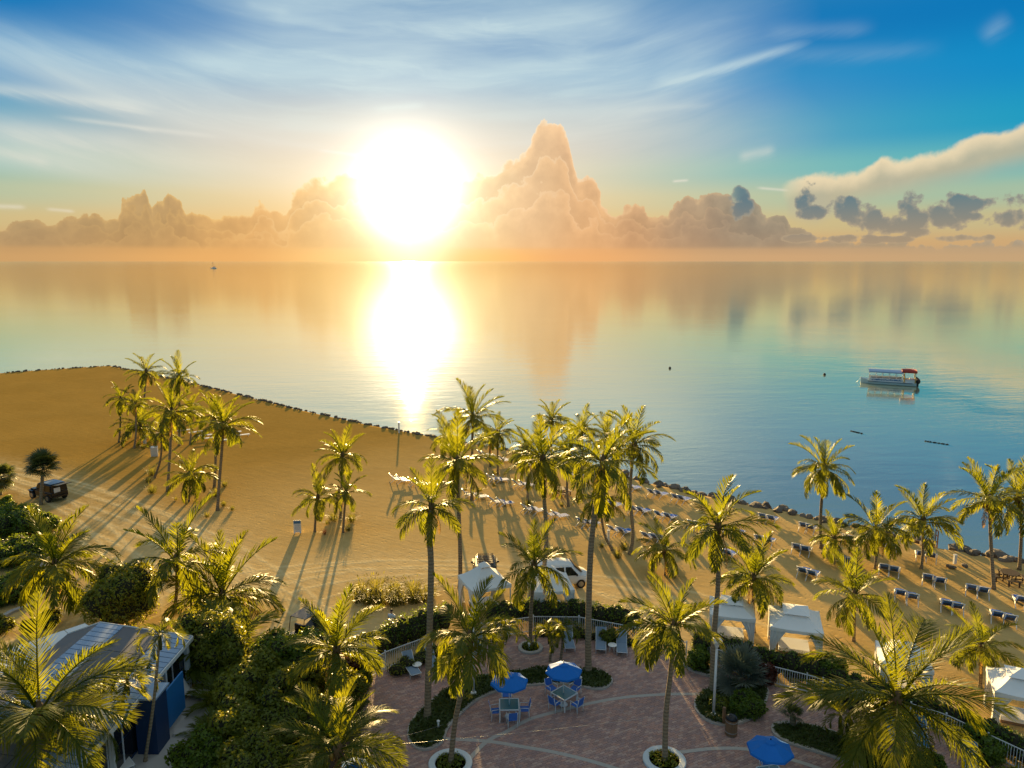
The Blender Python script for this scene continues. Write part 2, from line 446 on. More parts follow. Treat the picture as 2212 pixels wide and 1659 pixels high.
M['concrete'] = simple('pale_concrete', (.46, .45, .43), .85, var=.15, scale=3, bumps=.3)
M['whitering'] = simple('painted_concrete', (.55, .60, .62), .7, var=.15, scale=7, bumps=.3)
M['steel'] = simple('steel', (.35, .35, .35), .35, .8)
M['soil'] = simple('mulch', (.05, .032, .02), .95, var=.5, scale=25, bumps=.8)
M['red'] = simple('red_canvas', (.35, .03, .015), .6)
M['skin'] = simple('skin', (.42, .24, .15), .6, var=.05)
M['hair'] = simple('hair', (.04, .025, .015), .7)
M['shirt'] = simple('pale_shirt', (.62, .66, .70), .8, var=.08)
M['shorts'] = simple('khaki_cloth', (.20, .16, .10), .85)
M['lamp_glass'] = simple('frosted_glass', (.75, .77, .78), .25, var=.03)
M['sign_blue'] = simple('sign_blue', (.05, .16, .32), .5)
M['roof_metal'] = simple('blue_white_roof_metal', (.24, .33, .46), .38, .0, .1, 2)
M['roof_dark'] = simple('grey_membrane', (.135, .13, .135), .75, var=.2, scale=2.5, bumps=.2)
M['blue_wall'] = simple('blue_wall_paint', (.015, .14, .36), .5, var=.05)
M['navy_wall'] = simple('navy_wall_paint', (.012, .04, .11), .5, var=.06)
def glassy(name, c, rough=.05):
    m, nt, b = mat(name); bsdf_set(b, Roughness=rough); b.inputs['Base Color'].default_value = c + (1,)
    b.inputs['Specular IOR Level'].default_value = .7
    return m
M['dark_glass'] = glassy('dark_glass', (.012, .014, .016), .08)
M['teal_glass'] = glassy('teal_glass', (.03, .15, .20), .12)

def leafmat(name, dif, trans, rough=.38, var=.3, tw=.45, spec=.5):
    m, nt, b = mat(name)
    r = rnd(nt)
    n = noise(position(nt), 1.6, 3, .6)
    k = ((n - .5) * 1.5 * var + (r - .5) * var + .5).clamp()
    lo = lambda c: (c[0] * .62, c[1] * .70, c[2] * .8, 1); hi = lambda c: (c[0] * 1.42, c[1] * 1.28, c[2] * 1.1, 1)
    nt.links.new(mixc(k, lo(dif), hi(dif)), b.inputs['Base Color'])
    bsdf_set(b, Roughness=rough); b.inputs['Specular IOR Level'].default_value = spec
    t = nt.nodes.new('ShaderNodeBsdfTranslucent'); nt.links.new(mixc(k, lo(trans), hi(trans)), t.inputs['Color'])
    mx = nt.nodes.new('ShaderNodeMixShader'); mx.inputs[0].default_value = tw
    nt.links.new(b.outputs[0], mx.inputs[1]); nt.links.new(t.outputs[0], mx.inputs[2])
    nt.links.new(mx.outputs[0], nt.nodes['Material Output'].inputs['Surface'])
    return m
M['frond'] = leafmat('coconut_frond', (.062, .094, .008), (.33, .345, .011), .46, .45, .48, .22)
M['frond_dry'] = leafmat('dry_frond', (.22, .13, .04), (.36, .22, .06), .6, .4, .4)
M['fan'] = leafmat('fan_frond', (.05, .075, .025), (.15, .17, .03), .45, .3, .35)
M['silver_fan'] = leafmat('silver_fan_frond', (.12, .15, .12), (.12, .15, .08), .5, .2, .3)
M['hedge'] = leafmat('hedge_leaf', (.085, .145, .014), (.24, .30, .016), .42, .5, .40, .3)
M['bush'] = leafmat('bush_leaf', (.135, .165, .018), (.34, .33, .018), .42, .5, .40, .3)
M['redleaf'] = leafmat('red_leaf', (.10, .03, .015), (.22, .06, .02), .4, .4, .4)
M['grass'] = leafmat('fountain_grass', (.075, .085, .014), (.27, .25, .03), .55, .4, .5)
M['lawn'] = leafmat('bed_grass', (.055, .085, .012), (.13, .15, .018), .6, .5, .3)

def trunkmat():
    m, nt, b = mat('palm_bark')
    tc = coords(nt); sp = nt.nodes.new('ShaderNodeSeparateXYZ'); nt.links.new(tc, sp.inputs[0])
    z = V(sp.outputs[2]); n = noise(tc, 5, 5, .65)
    rings = V.m('SINE', z * 34 + n * 5) * .5 + .5
    f = (rings * .45 + n * .75 + (rnd(nt) - .5) * .3).clamp()
    nt.links.new(mixc(f, (.11, .08, .05, 1), (.34, .26, .165, 1)), b.inputs['Base Color'])
    bsdf_set(b, Roughness=.85); b.inputs['Specular IOR Level'].default_value = .2
    bump(nt, b, rings * .6 + n, .6, .03); return m
M['trunk'] = trunkmat()
M['fibre'] = simple('palm_fibre', (.14, .085, .035), .9, var=.4, scale=14, bumps=.8)
M['coconut'] = simple('coconut', (.30, .18, .03), .5, var=.3)
# ------------------------------------------------------------------ sea, sand
SEA_Z = -1.3
SHORE_D = [(-420, 850), (-200, 830), (0, 806), (110, 798), (235, 790), (300, 803), (410, 827), (520, 854), (640, 884), (800, 919), (930, 943), (1095, 973), (1250, 1006),
           (1390, 1041), (1560, 1079), (1640, 1094), (1720, 1109), (1820, 1133), (1900, 1151), (2000, 1179), (2080, 1192), (2212, 1217), (2380, 1262), (2600, 1330), (2900, 1440)]
SHORE = [at(x, y) for x, y in SHORE_D]
SHORE = sorted([(p.x, p.y) for p in SHORE])
SHORE = [(-420, 195)] + [p for p in SHORE] + [(300, -60)]
def shore_y(x): return interp_poly(SHORE, x)

def sand_z(x, y):
    """gentle raked relief; flat where the terrace stands"""
    k = min(1, max(0, (y - 45) / 12))
    return (.016 * math.sin(x * .13 + 1.3 * math.sin(y * .07)) * math.sin(y * .11 + x * .05) + .006 * math.sin(x * .9 + y * .55 + 2 * math.sin(x * .2)) * math.sin(x * .07 + y * .05)) * k - .03 * k
def sandmat():
    m, nt, b = mat('beach_sand')
    p = position(nt); sp = nt.nodes.new('ShaderNodeSeparateXYZ'); nt.links.new(p, sp.inputs[0]); X, Y = V(sp.outputs[0]), V(sp.outputs[1])
    n1 = noise(p, .09, 5, .6); n2 = noise(p, 1.3, 5, .65); n3 = noise(p, 9, 4, .7)
    # raked lines that follow the bank
    rk = noise(vec(X * .35 + Y * .2, Y * 2.4 + X * 1.4, 0.0), 1.0, 4, .6)
    # wheel tracks: bands along circles
    tr = None
    for cx, cy, r, w in TRACKS:
        d = ((X - cx).pow(2) + (Y - cy).pow(2)).sqrt() - r + (n1 - .5) * 1.2
        for o in (-.8, .8):
            q = (-(((d + o) / w).pow(2))).exp(); tr = q if tr is None else tr.max(q)
    tread = V.m('SINE', (X + Y * .6) * 18) * .5 + .5
    tr = tr * n2.mr(.3, .7, .35, 1.0)
    f = (n1 * .8 + n2 * .55 + rk * .5 + (n3 - .5) * .5 - .45).clamp()
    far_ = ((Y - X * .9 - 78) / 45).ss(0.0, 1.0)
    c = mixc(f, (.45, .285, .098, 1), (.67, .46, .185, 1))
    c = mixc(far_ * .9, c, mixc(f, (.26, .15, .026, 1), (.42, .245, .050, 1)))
    road = None
    for cx, cy, r, w in TRACKS[:4]:
        q = (-((((X - cx).pow(2) + (Y - cy).pow(2)).sqrt() - r) / 3.2).pow(2)).exp(); road = q if road is None else road.max(q)
    c = mixc(road * n2.mr(.3, .7, .15, .6), c, (.66, .50, .26, 1))
    c = mixc(tr * .85, c, (.74, .57, .29, 1))
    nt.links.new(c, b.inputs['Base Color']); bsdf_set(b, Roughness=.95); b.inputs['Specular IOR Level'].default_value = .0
    ft = V(voro(p, 2.2).outputs['Distance']).ss(.05, .35) * n1.ss(.38, .6)
    h = ft * .35 + n2 * .35 + n3 * .2 + rk * .35 + tr * (.14 + tread * .12)
    bump(nt, b, h, .7, .06); return m
def circ(p0, p1, p2):
    """circle through three ground points"""
    ax, ay, bx, by, cx, cy = p0.x, p0.y, p1.x, p1.y, p2.x, p2.y
    d = 2 * (ax * (by - cy) + bx * (cy - ay) + cx * (ay - by))
    ux = ((ax * ax + ay * ay) * (by - cy) + (bx * bx + by * by) * (cy - ay) + (cx * cx + cy * cy) * (ay - by)) / d
    uy = ((ax * ax + ay * ay) * (cx - bx) + (bx * bx + by * by) * (ax - cx) + (cx * cx + cy * cy) * (bx - ax)) / d
    return ux, uy, math.hypot(ax - ux, ay - uy)
TRACKS = [circ(at(130, 1080), at(400, 1190), at(640, 1310)) + (.22,), circ(at(200, 1060), at(420, 1160), at(660, 1380)) + (.25,),
          circ(at(560, 1240), at(900, 1218), at(1280, 1265)) + (.2,), circ(at(560, 1290), at(800, 1238), at(1280, 1290)) + (.22,),
          circ(at(1260, 1250), at(1500, 1290), at(1760, 1380)) + (.2,), circ(at(30, 1040), at(200, 1130), at(330, 1340)) + (.25,), circ(at(150, 1052), at(430, 1150), at(690, 1330)) + (.2,), circ(at(60, 1110), at(300, 1215), at(560, 1400)) + (.25,), circ(at(560, 1262), at(760, 1225), at(1000, 1222)) + (.15,)]
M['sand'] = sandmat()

def build_ground():
    xs = np.concatenate([np.arange(-420, -125, 6), np.arange(-125, 75, .55), np.arange(75, 300, 6)])
    ts = np.concatenate([np.linspace(0, .30, 12), np.linspace(.30, 1, 190)[1:]])
    y0 = -60.0; vs_ = []; nrow = len(ts) + 2
    for x in xs:
        ys = shore_y(x)
        for t in ts:
            y = y0 + (ys - y0) * t
            vs_.append((x, y, sand_z(x, y)))
        vs_.append((x, ys + 2.2, -1.1)); vs_.append((x, ys + 9.0, -3.2))
    fs = [(i * nrow + j, (i + 1) * nrow + j, (i + 1) * nrow + j + 1, i * nrow + j + 1) for i in range(len(xs) - 1) for j in range(nrow - 1)]
    mb = MB(); mb.add(vs_, fs, True)
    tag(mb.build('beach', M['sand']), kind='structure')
build_ground()

def seamat():
    m, nt, b = mat('sea_water')
    p = position(nt); sp = nt.nodes.new('ShaderNodeSeparateXYZ'); nt.links.new(p, sp.inputs[0]); X, Y = V(sp.outputs[0]), V(sp.outputs[1])
    dist = (X * X + Y * Y).sqrt()
    h1 = noise(vec(X * .16 + Y * .05, Y * .42 - X * .08, 0.0), 1.0, 4, .55, .6)
    h2 = noise(vec(X * .75, Y * 1.9, 2.0), 1.0, 4, .6, .5)
    h3 = noise(vec(X * .012, Y * .03, 5.0), 1.0, 3, .5)
    calm = h3.ss(.35, .68)
    fade = (-(dist / 420)).exp()
    h4 = noise(vec(X * .05 + Y * .02, Y * .16, 9.0), 1.0, 3, .5)
    h = (h1 * .6 + h2 * (calm * .26 + .08) + h4 * .9)
    bm = bump(nt, b, h, .35, .22)
    nt.links.new((fade * .25 + .05).s, bm.inputs['Strength'])
    deep = mixc((noise(p, .02, 3, .5) * .5 + (Y - X * .35 - 62) / 90).ss(.1, .8), (.24, .28, .22, 1), (.44, .45, .30, 1))
    nt.links.new(deep, b.inputs['Base Color'])
    bsdf_set(b, Roughness=.5, IOR=1.33); b.inputs['Specular IOR Level'].default_value = .0
    g = nt.nodes.new('ShaderNodeBsdfGlossy'); g.inputs['Roughness'].default_value = .045; g.inputs['Color'].default_value = (1, .96, .78, 1)
    nt.links.new(((1 - (-(dist / 400)).exp()) * .05 + .03).s, g.inputs['Roughness'])
    nt.links.new(bm.outputs[0], g.inputs['Normal'])
    fr = nt.nodes.new('ShaderNodeFresnel'); fr.inputs['IOR'].default_value = 1.33; nt.links.new(bm.outputs[0], fr.inputs['Normal'])
    mx = nt.nodes.new('ShaderNodeMixShader'); nt.links.new(V(fr.outputs[0]).pow(.33).s, mx.inputs[0])
    nt.links.new(b.outputs[0], mx.inputs[1]); nt.links.new(g.outputs[0], mx.inputs[2])
    nt.links.new(mx.outputs[0], nt.nodes['Material Output'].inputs['Surface'])
    return m
M['sea'] = seamat()
mb = MB(); S = 30000
mb.add([(-S, -200, SEA_Z), (S, -200, SEA_Z), (S, S * 1.6, SEA_Z), (-S, S * 1.6, SEA_Z)], [(0, 1, 2, 3)])
tag(mb.build('sea', M['sea']), kind='structure')
# ------------------------------------------------------------------ palms
def frond_mesh(name, curve, hang, seed, nst=30, leaf=.33, wid=.021, lift=.12, pet=.12, power=1.4, sway=.0, phi0=38, phi1=66):
    rg = random.Random(seed)
    mb = MB(); N = 26; pts = []; ang = []
    p = Vector((0, 0, 0)); sw = rg.uniform(-1, 1) * .25 + sway
    for i in range(N + 1):
        s = i / N; a = -curve * s ** power; pts.append(p.copy()); ang.append(a)
        p = p + Vector((math.cos(a), sw * s * .5, math.sin(a))) / N
    mb.tube(pts, [.0125 * (1 - .82 * (i / N)) for i in range(N + 1)], 3, cap=False)
    vs_ = []; fs = []
    def P(s):
        q = s * N; i = min(int(q), N - 1); t = q - i
        return pts[i].lerp(pts[i + 1], t), (pts[i + 1] - pts[i]).normalized()
    for k in range(nst):
        s = pet + (1 - pet) * (k + .3) / nst
        for sd in (-1, 1):
            s2 = min(.999, s + rg.uniform(-.3, .3) / nst); b, T = P(s2)
            u = (s2 - pet) / (1 - pet)
            L = leaf * (math.sin(math.pi * (.16 + .80 * u)) ** .75) * rg.uniform(.86, 1.1)
            ph = R(phi0 + (phi1 - phi0) * u + rg.uniform(-7, 7))
            S = Vector((0, sd, 0)); Nn = T.cross(S) * sd
            if Nn.z < 0: Nn = -Nn
            d = (S * math.cos(ph) + T * math.sin(ph) + Nn * (lift + rg.uniform(-.12, .12))).normalized()
            h = hang * rg.uniform(.6, 1.25)
            w = wid * rg.uniform(.8, 1.15)
            mid = b + (d * (1 - h * .25) + Vector((0, 0, -h * .25))) * (L * .55)
            tip = mid + (d * (1 - h) + Vector((0, 0, -1)) * h).normalized() * (L * .5)
            ax = (T - d * T.dot(d)).normalized()
            if ax.length < .1: ax = Nn
            o = len(vs_)
            vs_ += [b - ax * w * .35, b + ax * w * .35, mid + ax * w * .5, mid - ax * w * .5, tip]
            fs += [(o, o + 1, o + 2, o + 3), (o + 3, o + 2, o + 4)]
    mb.add(vs_, fs)
    return mb.mesh(name)

FR = {'young': [], 'mid': [], 'low': [], 'dry': [], 'arch': [], 'big_young': [], 'big_mid': [], 'big_low': []}
for i in range(3):
    FR['young'].append(frond_mesh('frond', .62 + .2 * i, .18, 100 + i, lift=.28, leaf=.25))
    FR['low'].append(frond_mesh('frond', 1.1 + .25 * i, .80, 300 + i, lift=-.04, leaf=.38, wid=.024))
for i in range(5):
    FR['mid'].append(frond_mesh('frond', 1.0 + .2 * i, .50 + .07 * i, 200 + i, leaf=.37, wid=.024))
FR['dry'] = [frond_mesh('frond', .8, .8, 401, leaf=.22, nst=20, lift=-.1)]
for i in range(3):
    FR['arch'].append(frond_mesh('frond', 2.3 + .2 * i, .30, 500 + i, leaf=.30, lift=.3, power=1.15))
for i in range(3):
    FR['big_young'].append(frond_mesh('frond', .6 + .2 * i, .12, 600 + i, nst=52, wid=.0095, lift=.25, leaf=.24))
    FR['big_low'].append(frond_mesh('frond', 1.0 + .3 * i, .62, 620 + i, nst=62, wid=.0115, lift=0, leaf=.40))
for i in range(4):
    FR['big_mid'].append(frond_mesh('frond', .9 + .22 * i, .34 + .08 * i, 640 + i, nst=62, wid=.0115, leaf=.38))
for k, l in FR.items():
    for me in l: me.materials.append(M['frond_dry'] if k == 'dry' else M['frond'])

def heart_mesh():
    mb = MB(); rg = random.Random(5)
    mb.lathe([(.12, -.9), (.17, -.35), (.24, 0), (.2, .25), (.06, .6)], 9)
    return mb.mesh('crown_heart')
HEART = heart_mesh(); HEART.materials.append(M['fibre'])
def nuts_mesh():
    mb = MB(); rg = random.Random(8)
    for k in range(9):
        a = rg.uniform(0, 6.28); mb.blob((math.cos(a) * .3, math.sin(a) * .3, -.35 + rg.uniform(-.25, .15)), (.1, .1, .13), 6, 5)
    return mb.mesh('coconut_bunch')
NUTS = nuts_mesh(); NUTS.materials.append(M['coconut'])

def trunk_obj(root, pts, r0, r1, n=9):
    q = catmull(pts, 7) if len(pts) > 2 else [Vector(pts[0]).lerp(Vector(pts[1]), k / 12) for k in range(13)]
    N = len(q) - 1; rg = random.Random(int(abs(pts[-1][2]) * 1000))
    rad = []
    for i in range(N + 1):
        s = i / N; r = r1 + (r0 - r1) * (1 - s) ** .8 + r0 * .55 * max(0, 1 - s * 11) ** 2
        rad.append(r * (1 + rg.uniform(-.035, .035)))
    q[0].z -= .25
    mb = MB(); mb.tube(q, rad, n); return mb.build('trunk', M['trunk'], root)

def coconut(label, base, top, r, mids=(), n=None, seed=None, group='coconut palms on the resort beach', r0=None, big=False, tilt=(0, 0), spread=1.0, low=-30, dry=2, nuts=True):
    b = at(*base); Yb = b.y
    root = thing('coconut_palm', label, 'palm tree', b, 0, group)
    k = ppm(b); rg = random.Random(seed if seed is not None else int(base[0] * 7 + base[1]))
    T = atY(top[0], top[1], Yb + rg.uniform(-.2, .2))
    H = T.z
    loc = [Vector((0, 0, 0))] + [atY(m[0], m[1], Yb) - b for m in mids] + [T - b]
    if len(loc) == 2:
        d = loc[1]; sw = rg.uniform(-.035, .035) * H
        loc = [loc[0], d * .33 + Vector((sw, 0, 0)), d * .7 + Vector((sw * .6, 0, 0)), d]
    kk = ppm(T); L = r / kk * 1.24
    r0 = r0 or min(.20, max(.11, .085 + .0085 * H)); r1 = r0 * .66
    trunk_obj(root, loc, r0, r1)
    h = obj('crown_heart', HEART, None, root, T - b, scale=(min(1, L / 3.2) * 1.0,) * 3)
    if nuts and L > 1.8: tag(obj('coconut_bunch', NUTS, None, root, T - b, (0, 0, rg.uniform(0, 6)), (min(1.0, L / 3.0),) * 3), kind='stuff')
    n = n or rg.randint(19, 28); low = low + rg.uniform(-18, 14); wd = rg.uniform(0, 6.28); wk = rg.uniform(3, 13)
    pre = 'big_' if big else ''
    a0 = rg.uniform(0, 360)
    for i in range(n):
        f = (i + .5) / n
        el = 82 + (low - 82) * f ** .85 + rg.uniform(-9, 9)
        azm = a0 + i * 137.5 + rg.uniform(-14, 14)
        if 'kinked' in label and el < 14 and math.cos(R(azm)) > .2: azm = 180 - azm
        el += wk * math.cos(R(azm) - wd)
        if el > 48: cl, ls = pre + 'young', .95 + .15 * (1 - f)
        elif el > -2: cl, ls = pre + 'mid', 1.0
        else: cl, ls = pre + 'low', .92
        if dry and i >= n - dry and rg.random() < .5: cl, el, ls = 'dry', -55, .7
        me = rg.choice(FR[cl]); ls *= L * rg.uniform(.86, 1.12)
        d = Vector((math.cos(R(azm)), math.sin(R(azm)), 0)) * .1 * min(1, L / 3)
        o = obj('frond', me, None, root, T - b + d + Vector((0, 0, .12 - .25 * f)), (rg.uniform(-.3, .3), -R(el), R(azm)), (ls, ls * spread * rg.uniform(.85, 1.1), ls))
    return root

G1 = 'coconut palms on the far point'; G2 = 'coconut palms among the loungers'; G3 = 'coconut palms round the terrace'; G4 = 'coconut palms along the right shore'; G5 = 'palms near the blue and white building'
PALMS = [
 # far point cluster
 ('slim coconut palm at the far left edge of the palm clump on the point', (257, 955), (261, 862), 33, (), G1),
 ('coconut palm just right of the leftmost slim palm on the point, crown at mid height', (290, 968), (293, 872), 31, (), G1),
 ('tall thin coconut palm of the far clump whose crown stands alone against the water', (311, 936), (316, 803), 34, (), G1),
 ('tallest coconut palm of the far clump, crown against the water above the thick trunk', (387, 962), (387, 815), 40, (), G1),
 ('thick trunked bushy coconut palm in the middle of the far clump', (362, 1061), (371, 890), 56, ((366, 1000), (370, 930)), G1),
 ('coconut palm with a curved trunk leaning right over grass tufts in the far clump', (334, 1032), (348, 938), 40, ((345, 1000), (349, 970)), G1),
 ('low wide coconut palm half hidden in the left of the far clump', (303, 956), (303, 921), 46, (), G1),
 ('thin trunked drooping coconut palm right of the thick trunked one in the far clump', (410, 960), (412, 885), 34, (), G1),
 ('straight coconut palm behind the outermost right palm of the far clump', (463, 1053), (465, 898), 44, (), G1),
 ('outermost right coconut palm of the far clump with one long frond reaching right', (470, 1102), (483, 920), 60, ((474, 1040), (480, 965)), G1),
 ('short coconut palm in front of the far clump on a bare thin trunk', (408, 1082), (411, 1026), 50, (), G1),
 # three palms by the board
 ('tallest of the three coconut palms growing from the round grassy bed on open sand', (736, 1118), (740, 985), 50, (), G2),
 ('small coconut palm standing alone right of the blue topped notice board', (680, 1148), (687, 1075), 48, (), G2),
 ('short coconut palm at the right front of the round grassy bed', (741, 1150), (748, 1065), 44, ((744, 1105),), G2),
 # centre
 ('tall coconut palm with slightly crooked trunk at the left tip of the curved bed', (923, 1556), (932, 1095), 80, ((926, 1430), (931, 1230), (927, 1150)), G3),
 ('tall coconut palm with a thin dark trunk behind the left white gazebo', (994, 1268), (987, 1000), 78, ((994, 1190), (990, 1080)), G2),
 ('highest coconut palm of the central clump, crown against the water beside the sun glitter', (1019, 1080), (1021, 902), 64, (), G2),
 ('coconut palm with messy crown at the left of the central clump by the rocks', (972, 1042), (971, 940), 48, (), G2),
 ('slim coconut palm right of the highest central one with a narrow crown against the water', (1075, 1024), (1074, 935), 38, (), G2),
 ('small coconut palm close behind the slim one near the water edge in the centre', (1059, 1008), (1059, 952), 30, (), G2),
 ('coconut palm at the left of the second clump above a grass tuft and loungers', (1139, 1084), (1138, 974), 46, (), G2),
 ('bushy coconut palm with long drooping fronds over the wooden picnic table lounger rows', (1170, 1300), (1172, 992), 74, ((1176, 1220), (1180, 1150), (1174, 1060)), G2),
 ('coconut palm furthest out by the water in the second clump, crown against the sea', (1192, 1024), (1191, 908), 38, (), G2),
 ('coconut palm just right of the octagonal picnic table', (1228, 1093), (1229, 982), 56, (), G2),
 ('coconut palm at the back of the second clump with upright crown by the shore', (1253, 1036), (1258, 930), 42, (), G2),
 ('very tall coconut palm bending right from the right end of the curved garden bed', (1271, 1455), (1303, 1000), 92, ((1271, 1340), (1276, 1190), (1290, 1070)), G3),
 ('short coconut palm with bowed trunk beside the white post and grass tufts', (1323, 1188), (1298, 1080), 54, ((1307, 1158), (1299, 1115)), G2),
 ('coconut palm showing behind the very tall bending one with crown near the waterline', (1308, 1104), (1311, 945), 50, (), G2),
 ('curved coconut palm standing clear right of the second clump above two yellow grass tufts', (1361, 1197), (1370, 962), 68, ((1367, 1150), (1361, 1060)), G2),
 ('coconut palm in the small round bed between the two white gazebos', (1146, 1403), (1154, 1222), 78, ((1146, 1340), (1150, 1280)), G3),
 ('coconut palm with thick curved trunk in the white ring planter left of centre front', (973, 1652), (1016, 1378), 100, ((983, 1560), (1004, 1460)), G3),
 ('coconut palm with a kinked trunk in the white ring planter at centre right front', (1436, 1645), (1456, 1355), 94, ((1439, 1540), (1449, 1450)), G3),
 ('small dark coconut palm peeking over the crown above the centre right ring planter', (1437, 1242), (1436, 1188), 56, (), G2),
 ('tall coconut palm rising behind the white lamp post', (1538, 1500), (1551, 1140), 92, ((1543, 1370), (1551, 1260)), G3),
 ('yellow green coconut palm beside the netted white cabana', (1629, 1366), (1627, 1250), 74, (), G2),
 # right shore
 ('tall straight coconut palm on the right standing alone against the blue water', (1774, 1184), (1780, 1012), 60, (), G4),
 ('short yellow coconut palm in front of the tall lone one on the right', (1802, 1218), (1803, 1165), 50, (), G4),
 ('bushy coconut palm between the short yellow palm and the wooden steps', (1890, 1228), (1891, 1146), 62, (), G4),
 ('coconut palm with slim dark trunk left of the wooden steps to the water', (1990, 1228), (1994, 1126), 66, (), G4),
 ('tall coconut palm left of the dark picnic table near the right edge', (2147, 1272), (2137, 1082), 72, ((2141, 1180),), G4),
 ('coconut palm leaning at the far right edge beside the rocks', (2202, 1230), (2202, 1074), 70, ((2206, 1150),), G4),
 ('golden coconut palm among blue loungers in the middle of the right sand', (1844, 1385), (1846, 1286), 74, (), G4),
 ('coconut palm with brown trunk near the lower right loungers', (2117, 1484), (2121, 1398), 70, (), G4),
 # left foreground
 ('large coconut palm by the curved kerb on the left edge', (114, 1343), (119, 1222), 100, (), G5),
 ('coconut palm behind the rounded bush above the roof, left of a twin', (375, 1322), (381, 1212), 105, (), G5),
 ('coconut palm with wide shaggy fronds right of its twin behind the tall dark hedge', (480, 1330), (481, 1284), 118, (), G5),
 ('golden coconut palm growing out of the thicket left of the terrace gate', (717, 1540), (727, 1405), 98, ((721, 1470),), G5),
]
for lab, b, t, r, mids, g in PALMS:
    coconut(lab, b, t, r, mids, group=g)
coconut('big close coconut palm with glinting fronds at the lower right corner', (1946, 1700), (1938, 1510), 192, ((1944, 1600),), n=24, seed=77, group=G3, big=True, low=-34, r0=.2, spread=.9)
coconut('bright coconut palm crown at the bottom centre over the blue parasol scrap', (731, 1740), (730, 1618), 125, (), n=19, seed=31, group=G5, big=True)
coconut('dark glinting coconut palm at the lower left corner in front of the roof', (98, 1745), (86, 1540), 178, (), n=24, seed=41, group=G5, big=True)

# palms with strongly arched plumes
def christmas(label, trunks, r, group, seed=1):
    b = at(*trunks[0][:2]); root = thing('christmas_palm', label, 'palm tree', b, 0, group); rg = random.Random(seed)
    trunks = [t for t in trunks if t]
    for bx, by, tx, ty in trunks:
        q = at(bx, by); T = atY(tx, ty, q.y); L = r / ppm(T) * 1.25
        p = [q - b, (q - b).lerp(T - b, .5) + Vector((rg.uniform(-.1, .1), 0, 0)), T - b]
        trunk_obj(root, p, .085, .055, 7)
        mb = MB(); mb.lathe([(.06, -.75), (.085, -.5), (.07, 0), (.02, .3)], 8); mb.build('crownshaft', M['fan'], root, T - b)
        n = rg.randint(10, 13); a0 = rg.uniform(0, 360)
        for i in range(n):
            f = (i + .5) / n; el = 72 - 62 * f + rg.uniform(-8, 8); a = a0 + i * 137.5
            ls = L * rg.uniform(.85, 1.1)
            obj('frond', rg.choice(FR['arch']), None, root, T - b, (rg.uniform(-.2, .2), -R(el), R(a)), (ls, ls * .9, ls))
    return root
GX = 'small arching palms'
christmas('small palm with arching plumes standing over the roof eave by the big dark hedge', [(313, 1646, 345, 1372)], 58, GX, 2)
christmas('small palm with arching plumes and one dead brown frond beside the blue wall', [(241, 1656, 275, 1470)], 70, GX, 3)
christmas('double stemmed small palm in the curved bed left of the thin lamp pole', [(976, 1520, 980, 1430), (988, 1524, 990, 1440)], 40, GX, 4)
christmas('double stemmed small palm behind the left blue umbrella', [(1062, 1452, 1066, 1368), (1078, 1447, 1092, 1352)], 42, GX, 5)
christmas('double stemmed feathery palm between the round bed and the right blue umbrella', [(1188, 1430, 1186, 1366), (1211, 1428, 1216, 1360)], 46, GX, 6)

# fan palms
def fan_mesh(seed, seg=26, spreadd=300, droop=.35):
    rg = random.Random(seed); mb = MB()
    mb.tube([(0, 0, 0), (.25, 0, .02), (.5, 0, 0)], [.012, .010, .008], 3, cap=False)
    vs_ = []; fs = []
    for k in range(seg):
        a = R(-spreadd / 2 + spreadd * (k + .5) / seg) + rg.uniform(-.04, .04); w = .026
        d = Vector((math.cos(a), math.sin(a), rg.uniform(-.05, .08))); sN = Vector((-d.y, d.x, 0)); L = rg.uniform(.46, .54) * (.75 + .25 * math.cos(a / 2))
        b = Vector((.5, 0, 0)); m = b + d * L * .6; t = b + d * L + Vector((0, 0, -droop * L * rg.uniform(.4, 1)))
        o = len(vs_); vs_ += [b - sN * .004, b + sN * .004, m + sN * w, m - sN * w, t]
        fs += [(o, o + 1, o + 2, o + 3), (o + 3, o + 2, o + 4)]
    mb.add(vs_, fs); return mb.mesh('fan_leaf')
FAN = [fan_mesh(i) for i in range(3)]; FAN2 = [fan_mesh(10 + i, droop=.1) for i in range(2)]
for me in FAN: me.materials.append(M['fan'])
for me in FAN2: me.materials.append(M['silver_fan'])
def fanpalm(label, base, top, r, group, seed=1, n=34, meshes=FAN, low=-60, name='fan_palm'):
    b = at(*base); root = thing(name, label, 'palm tree', b, 0, group); rg = random.Random(seed)
    T = atY(top[0], top[1], b.y); L = r / ppm(T) * 1.08
    if T.z > .5:
        trunk_obj(root, [(0, 0, 0), (T - b) * .5, T - b], .17, .15, 9)
    for i in range(n):
        f = (i + .5) / n; el = 85 + (low - 85) * f + rg.uniform(-8, 8); a = i * 137.5 + rg.uniform(-10, 10); ls = L * rg.uniform(.85, 1.08)
        obj('fan_leaf', rg.choice(meshes), None, root, T - b, (rg.uniform(-.3, .3), -R(el), R(a)), (ls,) * 3)
    return root
fanpalm('round headed fan palm beside the dark off road car with its tailgate up', (88, 1089), (93, 1010), 40, 'fan palms on the left', 3, low=-18)
fanpalm('fan palm cut by the left edge of the photo', (1, 1068), (6, 1030), 32, 'fan palms on the left', 4)
fanpalm('silvery stemless fan palm behind the lamp post bed', (1600, 1480), (1600, 1462), 70, None, 5, 22, FAN2, -10)
GS = 'young palms in the right beds'
fanpalm('young palm in the left end of the long right bed', (1713, 1570), (1713, 1545), 30, GS, 6, 12, FAN, -5)
fanpalm('young palm halfway along the long right bed by the big palm', (1890, 1612), (1890, 1590), 32, GS, 7, 12, FAN, -5)
christmas('thin young palm on the long right bed under the big palm fronds', [(1818, 1600, 1816, 1545)], 45, GS, 9)
